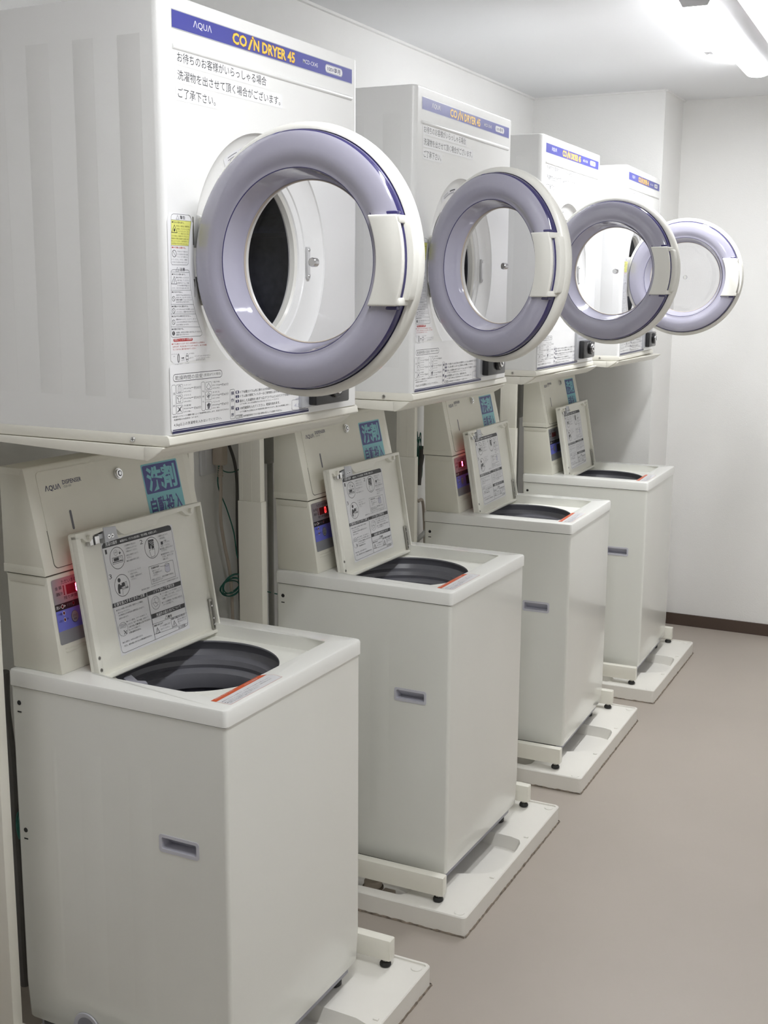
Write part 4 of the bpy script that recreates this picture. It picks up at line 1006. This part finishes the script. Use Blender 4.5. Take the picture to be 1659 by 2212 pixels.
def build_dispenser():
    ZB = .8461
    t = thing('detergent_dispenser', (0, 0, 0), 0, '', 'detergent dispenser')
    def part(mb, name, parent=t, **k):
        o = mb.build(name, parent, **k)
        if parent is t: o.location = (0, 0, -ZB)
        return o
    Y0, Y1 = .0150, .5240
    mb = MB(); mb.prism([(-.5135, .8461), (-.390, .8461), (-.4182, 1.0345), (-.5185, 1.0345)], Y0 + .003, Y1 - .003, 'cream', 'y', .002)
    mb.prism([(-.510, 1.0200), (-.4230, 1.0200), (-.4178, 1.0352), (-.5190, 1.0352)], Y0 + .0018, Y0 + .0035, 'cream', 'y', .0003)
    lo = part(mb, 'control_box')
    mb = MB(); mb.prism([(-.522, 1.0375), (-.4172, 1.0375), (-.4615, 1.2380), (-.4640, 1.2425), (-.522, 1.2425)], Y0, Y1, 'cream', 'y', .002)
    mb.prism([(-.522, 1.0375), (-.4180, 1.0375), (-.4250, 1.0540), (-.522, 1.0540)], Y0 - .0006, Y0 + .001, 'cream', 'y', .0002)
    mb.prism([(-.522, 1.2290), (-.4700, 1.2290), (-.4650, 1.2420), (-.522, 1.2420)], Y0 - .0006, Y0 + .001, 'cream', 'y', .0002)
    for x in (-.500, -.470): mb.lathe([(0, -.0012), (.0015, -.001), (.0018, 0)], (x, Y0, 1.0465), 'cream', 'y', 10)
    mb.box(-.518, -.422, Y0 + .004, Y1 - .004, 1.0335, 1.0385, 'seam')
    up = part(mb, 'detergent_tank')
    aU = math.atan2(.0459, .2065); UO = (-.4175, 1.0375)
    PU = lambda u, v, h: (UO[0] - sin(aU) * v + cos(aU) * h, u, UO[1] + cos(aU) * v + sin(aU) * h)
    aB = math.atan2(.028, .19); BO = (-.3898, .8461)
    PB = lambda u, v, h: (BO[0] - sin(aB) * v + cos(aB) * h, u, BO[1] + cos(aB) * v + sin(aB) * h)
    # tank door: slim raised plate with rounded corners
    mb = MB(); pl = rrect(.0440, .0110, .5020, .1980, .010, 6)
    mb.add([PU(u, v, .0003) for u, v in pl] + [PU(u, v, .0016) for u, v in pl], [(i, (i + 1) % len(pl), len(pl) + (i + 1) % len(pl), len(pl) + i) for i in range(len(pl))] + [tuple(range(len(pl), 2 * len(pl)))], 'cream')
    p2 = rrect(.0425, .0095, .5035, .1995, .011, 6); mb.add([PU(u, v, .0004) for u, v in p2], [tuple(range(len(p2)))], 'seam')
    dr = mb.build('tank_door', up, fix=False)
    p = Print(PU, .0019)
    p.text('ΛQUΛ', .0600, .1565, .0430, .0125, 'n', .8); p.text('DISPENSER', .1100, .1655, .0540, .0085, 'n', .6); p.text('CLD-103', .1115, .1590, .0210, .0040, 'g', .2)
    p.build('door_lettering', up)
    p = Print(PU, .0019); p.poly(rrect(.1120, .0750, .1182, .1140, .0031), 'g'); p.build('level_slot', up)
    mb = MB(); ex = Vector(PU(0, 0, 1)) - Vector(PU(0, 0, 0)); q = ex.to_track_quat('Z', 'Y').to_matrix().to_4x4()
    for r, d0, d1, k in ((.0118, .001, .006, 'chrome'), (.0095, .006, .0090, 'chrome'), (.0062, .0085, .0094, 'black'), (.0042, .0088, .0098, 'chrome')):
        b = bmesh.new(); bmesh.ops.create_cone(b, cap_ends=True, segments=32, radius1=r, radius2=r * .95, depth=d1 - d0)
        bmesh.ops.transform(b, matrix=Matrix.Translation(Vector(PU(.2740, .1650, (d0 + d1) / 2))) @ q, verts=b.verts); mb.bm(b, k)
    mb.build('tank_lock', up)
    # detergent sign
    p = Print(PU, .0019); p.poly(rrect(.3510, .0350, .4760, .1730, .003), 'cyan'); p.poly(rrect(.3545, .1080, .4725, .1695, .004), 'deep')
    p.text('洗剤', .3635, .1115, .1010, .0540, 'cyan', 3.0); p.text('自動投入', .3600, .0560, .1100, .0430, 'deep', 2.2)
    p.build('detergent_sign', up)
    # control panel
    p = Print(PB, .0004)
    p.poly(rrect(.0270, .0560, .2700, .1834, .004), 'psil'); p.poly([(.0272, .1218), (.2698, .1218), (.2698, .1350), (.0272, .1350)], 'black'); p.poly([(.0272, .0822), (.2698, .0822), (.2698, .1218), (.0272, .1218)], 'peri')
    p.poly([(.0560, .1490), (.0588, .1490), (.0588, .1680), (.0560, .1680)], 'win'); p.poly([(.0640, .1488), (.1180, .1488), (.1180, .1678), (.0640, .1678)], 'win')
    p.text('ただいまの金額', .0530, .1708, .0600, .0082, 'k', .8); p.text('金 額', .0340, .1620, .0180, .0068, 'k', .8); p.text('運転中', .0347, .1503, .0178, .0070, 'k', .8); p.text('残り時間(約)分', .0545, .1392, .0640, .0080, 'k', .8)
    p.text('洗い', .0294, .1252, .0125, .0068, 'w', .8); p.ell(.0470, .1286, .0034, .0042, 'w'); p.ell(.0470, .1286, .0024, .0030, 'win'); p.poly([(.0520, .1262), (.0520, .1312), (.0560, .1287)], 'w'); p.text('すすぎ', .0595, .1256, .0135, .0062, 'g', .5); p.ell(.0775, .1290, .0032, .0040, 'g'); p.ell(.0775, .1290, .0024, .0030, 'win')
    p.text('ソフト剤投入', .0318, .1128, .0125, .0050, 'n', .5); p.text('ふたロック', .0318, .0995, .0128, .0050, 'n', .5); p.text('中', .0535, .1000, .0045, .0052, 'n', .5)
    for v in (.1154, .1026): p.ell(.0482, v, .0032, .0042, 'w'); p.ell(.0482, v, .0023, .0031, 'win')
    p.ell(.0760, .1030, .0100, .0118, 'k'); p.ell(.0764, .1032, .0094, .0110, 'psil'); p.text('ふたロック', .0695, .1025, .0130, .0050, 'k', .5); p.text('解除', .0725, .0965, .0080, .0038, 'k', .5)
    p.poly([(.1120, .0860), (.1600, .0860), (.1600, .1150), (.1120, .1150)], 'black')
    cp = p.build('control_panel', lo)
    # seven-segment zero
    p = Print(PB, .0006)
    x0, y0, x1, y1, w = .0905, .1502, .0985, .1664, .0017; ym = (y0 + y1) / 2
    for (a, b, c, d_) in ((x0 + w, y1 - w, x1 - w, y1), (x0 + w, y0, x1 - w, y0 + w), (x0, ym + .0006, x0 + w, y1 - w * .6), (x1 - w, ym + .0006, x1, y1 - w * .6), (x0, y0 + w * .6, x0 + w, ym - .0006), (x1 - w, y0 + w * .6, x1, ym - .0006)):
        p.poly([(a, b), (c, b), (c, d_), (a, d_)], 'led')
    p.build('lit_digit', lo)
    mb = MB()
    for v in (.0470, .0400):
        b = bmesh.new(); bmesh.ops.create_cube(b, size=1)
        bmesh.ops.scale(b, vec=(.0030, .10, .0030), verts=b.verts); bmesh.ops.bevel(b, geom=b.edges[:], offset=.0009, segments=2, affect='EDGES')
        bmesh.ops.transform(b, matrix=Matrix.Translation(Vector(PB(.0880, v, -.0006))), verts=b.verts); mb.bm(b, 'cream')
    mb.build('louvre', lo)
    return t

pan0, stand0, dryer0, washer0, disp0 = make_pan(), make_stand(), build_dryer(), build_washer(), build_dispenser()
tray_mesh = make_tray_mesh().build('tray', None)
DOOR = [(-.0469, -.0089), (-.4257, .0022), (-.2142, .0063), (-.0055, .0004)]
LBL = {
 'drain_pan': ['white drain pan at the bottom edge, under the washing machine nearest the camera', 'white drain pan under the second washing machine, whole front corner showing above grimy caulk', 'white drain pan under the third washing machine from the camera', 'white drain pan under the last washing machine, nearest the brown skirting'],
 'dryer_stand': ['cream steel stand carrying the nearest dryer, its post at the left edge of the photo', 'cream steel stand carrying the second dryer, post between the two nearest washing machines', 'cream steel stand carrying the third dryer, post left of the third dispenser', 'cream steel stand carrying the farthest dryer beside the white column'],
 'coin_dryer': ['largest and nearest white coin dryer with blue name band, round door swung open', 'second white coin dryer from the camera, its open door looking narrower than the others', 'third white coin dryer from the camera, door open beside the last one', 'farthest and smallest white coin dryer, door open against the end wall'],
 'washing_machine': ['largest white top-loading washing machine in the foreground, lid open over a dark tub', 'second white washing machine from the camera, lid open, hand grip on its side', 'third white washing machine from the camera, lid open, grip half hidden', 'last and smallest white washing machine in the row, by the end wall'],
 'detergent_dispenser': ['cream detergent dispenser with a blue sign on the nearest washing machine, red zero lit brightly', 'cream detergent dispenser standing on the second washing machine from the camera', 'cream detergent dispenser on the third washing machine, red digit glowing', 'cream detergent dispenser on the farthest washing machine, display nearly dark']}
GRP = {'drain_pan': 'drain pans under the washing machines', 'dryer_stand': 'steel stands over the washing machines', 'coin_dryer': 'coin dryers in a row', 'washing_machine': 'washing machines in a row', 'detergent_dispenser': 'detergent dispensers on the washing machines'}
led_variants = []
for i in range(4):
    px, py, pt = PA[i]; dx, dy, dt = DR[i]; wx, wy, wt = WA[i]
    for proto, nm, loc, rz in ((pan0, 'drain_pan', (px, py, 0), pt), (stand0, 'dryer_stand', (px, py, .0487), pt), (dryer0, 'coin_dryer', (dx, dy, 1.3164), dt), (washer0, 'washing_machine', (wx, wy, .0487), wt), (disp0, 'detergent_dispenser', (wx, wy, .8461), wt)):
        o = proto if i == 0 else copy_tree(proto)
        if nm == 'dryer_stand': loc = (px + (.008, .005, 0, 0)[i], py, .0487)
        o.location = loc; o.rotation_euler.z = rz; o['label'] = LBL[nm][i]; o['group'] = GRP[nm]
        if nm == 'coin_dryer':
            for c in o.children:
                if c.name.startswith('door'): c.rotation_euler.z = DOOR[i][0]; c.location.z = .019 + .2990 - .0046 + DOOR[i][1] * 1
        if nm == 'detergent_dispenser' and i in (1, 3):
            for c in o.children:
                for g in c.children:
                    if g.name.startswith('lit_digit'):
                        g.data = g.data.copy(); g.data.materials.clear(); g.data.materials.append(M['leddim' if i == 1 else 'win'])
        if nm == 'dryer_stand':
            # tray and back posts follow their own stand
            tr = bpy.data.objects.new('tray', tray_mesh.data); COL.objects.link(tr); tr.parent = o
            lx, ly = rot2(-pt, dx - loc[0], dy - py); tr.location = (lx, ly, 1.3354 - .0487); tr.rotation_euler.z = dt - pt
bpy.data.objects.remove(tray_mesh)

# ------------------------------------------------------------------ wall fittings and cables behind the machines
def wallthing(name, label, cat, x, y, z, build):
    t = thing(name, (x, y, z), 0, label, cat); build(t); return t
def outlet(t):
    mb = MB(); mb.box(0, .010, -.035, .035, -.06, .06, 'w', .003); mb.build('wall_plate', t)
    mb = MB(); mb.box(.009, .013, -.018, .018, -.045, .045, 'w', .002); mb.build('socket_face', t)
for x, y, z, lb in ((WALLX, 1.285, 1.133, 'white wall socket plate behind the nearest dispenser'), ):
    wallthing('wall_socket', lb, 'socket', x, y, z, outlet)
t = thing('power_cord', (WALLX + .013, 1.308, 1.128), 0, 'beige plug and power cord hanging from the wall socket', 'power cord')
mb = MB(); mb.box(.000, .034, -.016, .016, -.030, .030, 'cord', .006, 3)
for k in range(5): mb.lathe([(0, -.0015), (.0085, -.0015), (.0085, .0015), (0, .0015)], (.017, 0, -.036 - k * .006), 'cord', 'z', 14)
mb.cyl((.017, 0, 0), .0065, -.064, -.030, 'cord', 'z', 14); mb.build('plug', t)
mb = MB(); mb.tube(smoothpts([(.017, 0, -.06), (.018, .000, -.10), (.014, .002, -.18), (.012, .022, -.262), (.012, .046, -.345), (.012, .055, -.45), (.012, .060, -.62), (.010, .065, -.9)]), .0048, 'cord'); mb.build('cord', t)
def cable(name, label, cat, pts, r, k):
    P = smoothpts(pts); o0 = P[0]; mb = MB(); mb.tube([p - o0 for p in P], r, k)
    o = mb.build(name); o.location = o0; tag(o, label, cat); return o
cable('earth_wire', 'thin green earth wire running down from the plug to the coil', 'wire', [(-.135, 1.300, 1.100), (-.148, 1.313, 1.037), (-.150, 1.356, .965), (-.150, 1.389, .892), (-.150, 1.404, .821), (-.150, 1.422, .797), (-.15, 1.43, .76)], .0018, 'green')
cable('earth_wire', 'short green wire sagging from the plug toward the cream post', 'wire', [(-.145, 1.319, 1.089), (-.150, 1.348, 1.074), (-.150, 1.383, 1.067), (-.150, 1.423, 1.071), (-.150, 1.50, 1.10)], .0018, 'green')
cable('grey_cable', 'dark grey cable arching behind the cream post', 'cable', [(-.150, 1.34, 1.19), (-.150, 1.373, 1.145), (-.150, 1.400, 1.091), (-.150, 1.410, 1.023), (-.150, 1.408, .889), (-.150, 1.42, .6)], .0045, 'dcord')
pts = []
for k in range(150):
    a = k / 150 * 2 * pi * 5; rr = 1 + .16 * sin(a * .37 + 1)
    pts.append((-.135 + .008 * sin(a * .61), 1.350 + .050 * rr * cos(a) + .006 * sin(a * .43), .745 + .024 * rr * sin(a) + .006 * sin(a * .43)))
cable('wire_coil', 'coil of green earth wire hanging left of the cream post', 'wire coil', pts[::2] + [(-.14, 1.46, .722), (-.14, 1.55, .682), (-.14, 1.70, .63)], .0018, 'green')
# second and third gaps
pts = []
for k in range(110):
    a = k / 110 * 2 * pi * 4; rr = 1 + .18 * sin(a * .41)
    pts.append((-.135 + .010 * sin(a * .6), 2.603 + .020 * rr * cos(a) + .01 * sin(a * .3), .960 + .085 * rr * sin(a)))
cable('wire_coil', 'long bundle of dark green wire hanging behind the third dispenser', 'wire coil', pts[::2], .0018, 'green')
cable('grey_cable', 'folded grey cord tied inside the hanging green wire bundle', 'cable', [(-.13, 2.625, 1.00), (-.125, 2.610, .96), (-.125, 2.595, .92), (-.125, 2.585, .86)], .012, 'dcord')
cable('power_cord', 'brown cord sloping down the wall left of the third washing machine', 'power cord', [(-.145, 2.30, .87), (-.145, 2.45, .862), (-.145, 2.566, .826), (-.145, 2.629, .792), (-.145, 2.685, .742), (-.145, 2.72, .3)], .006, 'cord')
cable('water_hose', 'grey hose lying behind the third washing machine', 'hose', [(-.12, 2.43, .60), (-.12, 2.53, .645), (-.12, 2.63, .665), (-.12, 2.75, .70)], .010, 'pipe')
for y, lb in ((1.575, 'grey insulated pipe on the wall left of the second dispenser'), (3.69, 'grey insulated pipe on the wall left of the farthest dispenser')):
    t = thing('water_pipe', (WALLX + .025, y, 1.01 if y > 3 else 1.07), 0, lb, 'pipe')
    mb = MB(); mb.box(-.022, .022, -.036, .036, .0, .22, 'pipe', .016, 4); mb.build('pipe_cover', t)
    mb = MB(); mb.cyl((0, 0, 0), .009, -1.009 if y > 3 else -1.069, .02, 'pipe', 'z', 16); mb.build('pipe', t)
cable('water_hose', 'dark hose darkening the gap left of the nearest washing machine', 'hose', [(-.02, .345, .80), (-.03, .352, .72), (-.03, .362, .60), (-.035, .368, .46), (-.03, .366, .32), (-.03, .364, .18), (-.03, .366, .0780)], .0105, 'dcord')  # hose run down the whole gap to give it its shade
pts = []
for k in range(50):
    a = k / 50 * 2 * pi * 3; pts.append((-.014 + .004 * sin(a * .6), .362 + .010 * cos(a), .455 + .030 * sin(a)))
cable('wire_coil', 'small green wire coil in the dark gap left of the nearest washing machine', 'wire coil', pts, .0018, 'green')
# drain trap in the pit of the second pan
t = thing('drain_trap', (PA[1][0] - .30, PA[1][1] + .088, .0100), 0, 'dirty brown drain elbow in the pit of the second drain pan', 'drain')
mb = MB(); mb.cyl((0, 0, 0), .024, 0, .034, 'cord', 'z', 28, .003); mb.cyl((0, 0, 0), .028, .010, .018, 'caulk', 'z', 28, .002); mb.build('elbow', t)
mb = MB(); mb.box(.030, .062, -.010, .012, 0, .014, 'cord', .003); mb.build('clip', t)

# ------------------------------------------------------------------ camera, world, view
cd = bpy.data.cameras.new('camera'); cam = bpy.data.objects.new('camera', cd); COL.objects.link(cam)
yaw, pit, rol, f = .4623, .1843, .0061, 2576.86
fw = Vector((-sin(yaw) * cos(pit), cos(yaw) * cos(pit), -sin(pit))); rt = Vector((cos(yaw), sin(yaw), 0)); up = rt.cross(fw)
c, s = cos(rol), sin(rol); r2 = rt * c + up * s; u2 = -rt * s + up * c
mt = Matrix((r2, u2, -fw)).transposed().to_4x4(); mt.translation = Vector((1.7267, -1.4136, 1.5778)); cam.matrix_world = mt
cd.sensor_fit = 'VERTICAL'; cd.sensor_height = 24; cd.sensor_width = 18; cd.lens = f * 24 / 2212; cd.clip_start = .02
SC.camera = cam
w = bpy.data.worlds.new('world'); SC.world = w; w.use_nodes = True
w.node_tree.nodes['Background'].inputs[0].default_value = (.8, .85, .9, 1); w.node_tree.nodes['Background'].inputs[1].default_value = .0
SC.view_settings.view_transform = 'Standard'; SC.view_settings.look = 'None'; SC.view_settings.exposure = 3.0; SC.view_settings.gamma = 1.0
SC.view_settings.use_curve_mapping = False
try:
    SC.cycles.use_denoising = True; SC.cycles.max_bounces = 10; SC.cycles.diffuse_bounces = 6; SC.cycles.transparent_max_bounces = 16; SC.cycles.caustics_reflective = False; SC.cycles.caustics_refractive = False
    SC.cycles.sample_clamp_indirect = 3
except Exception: pass
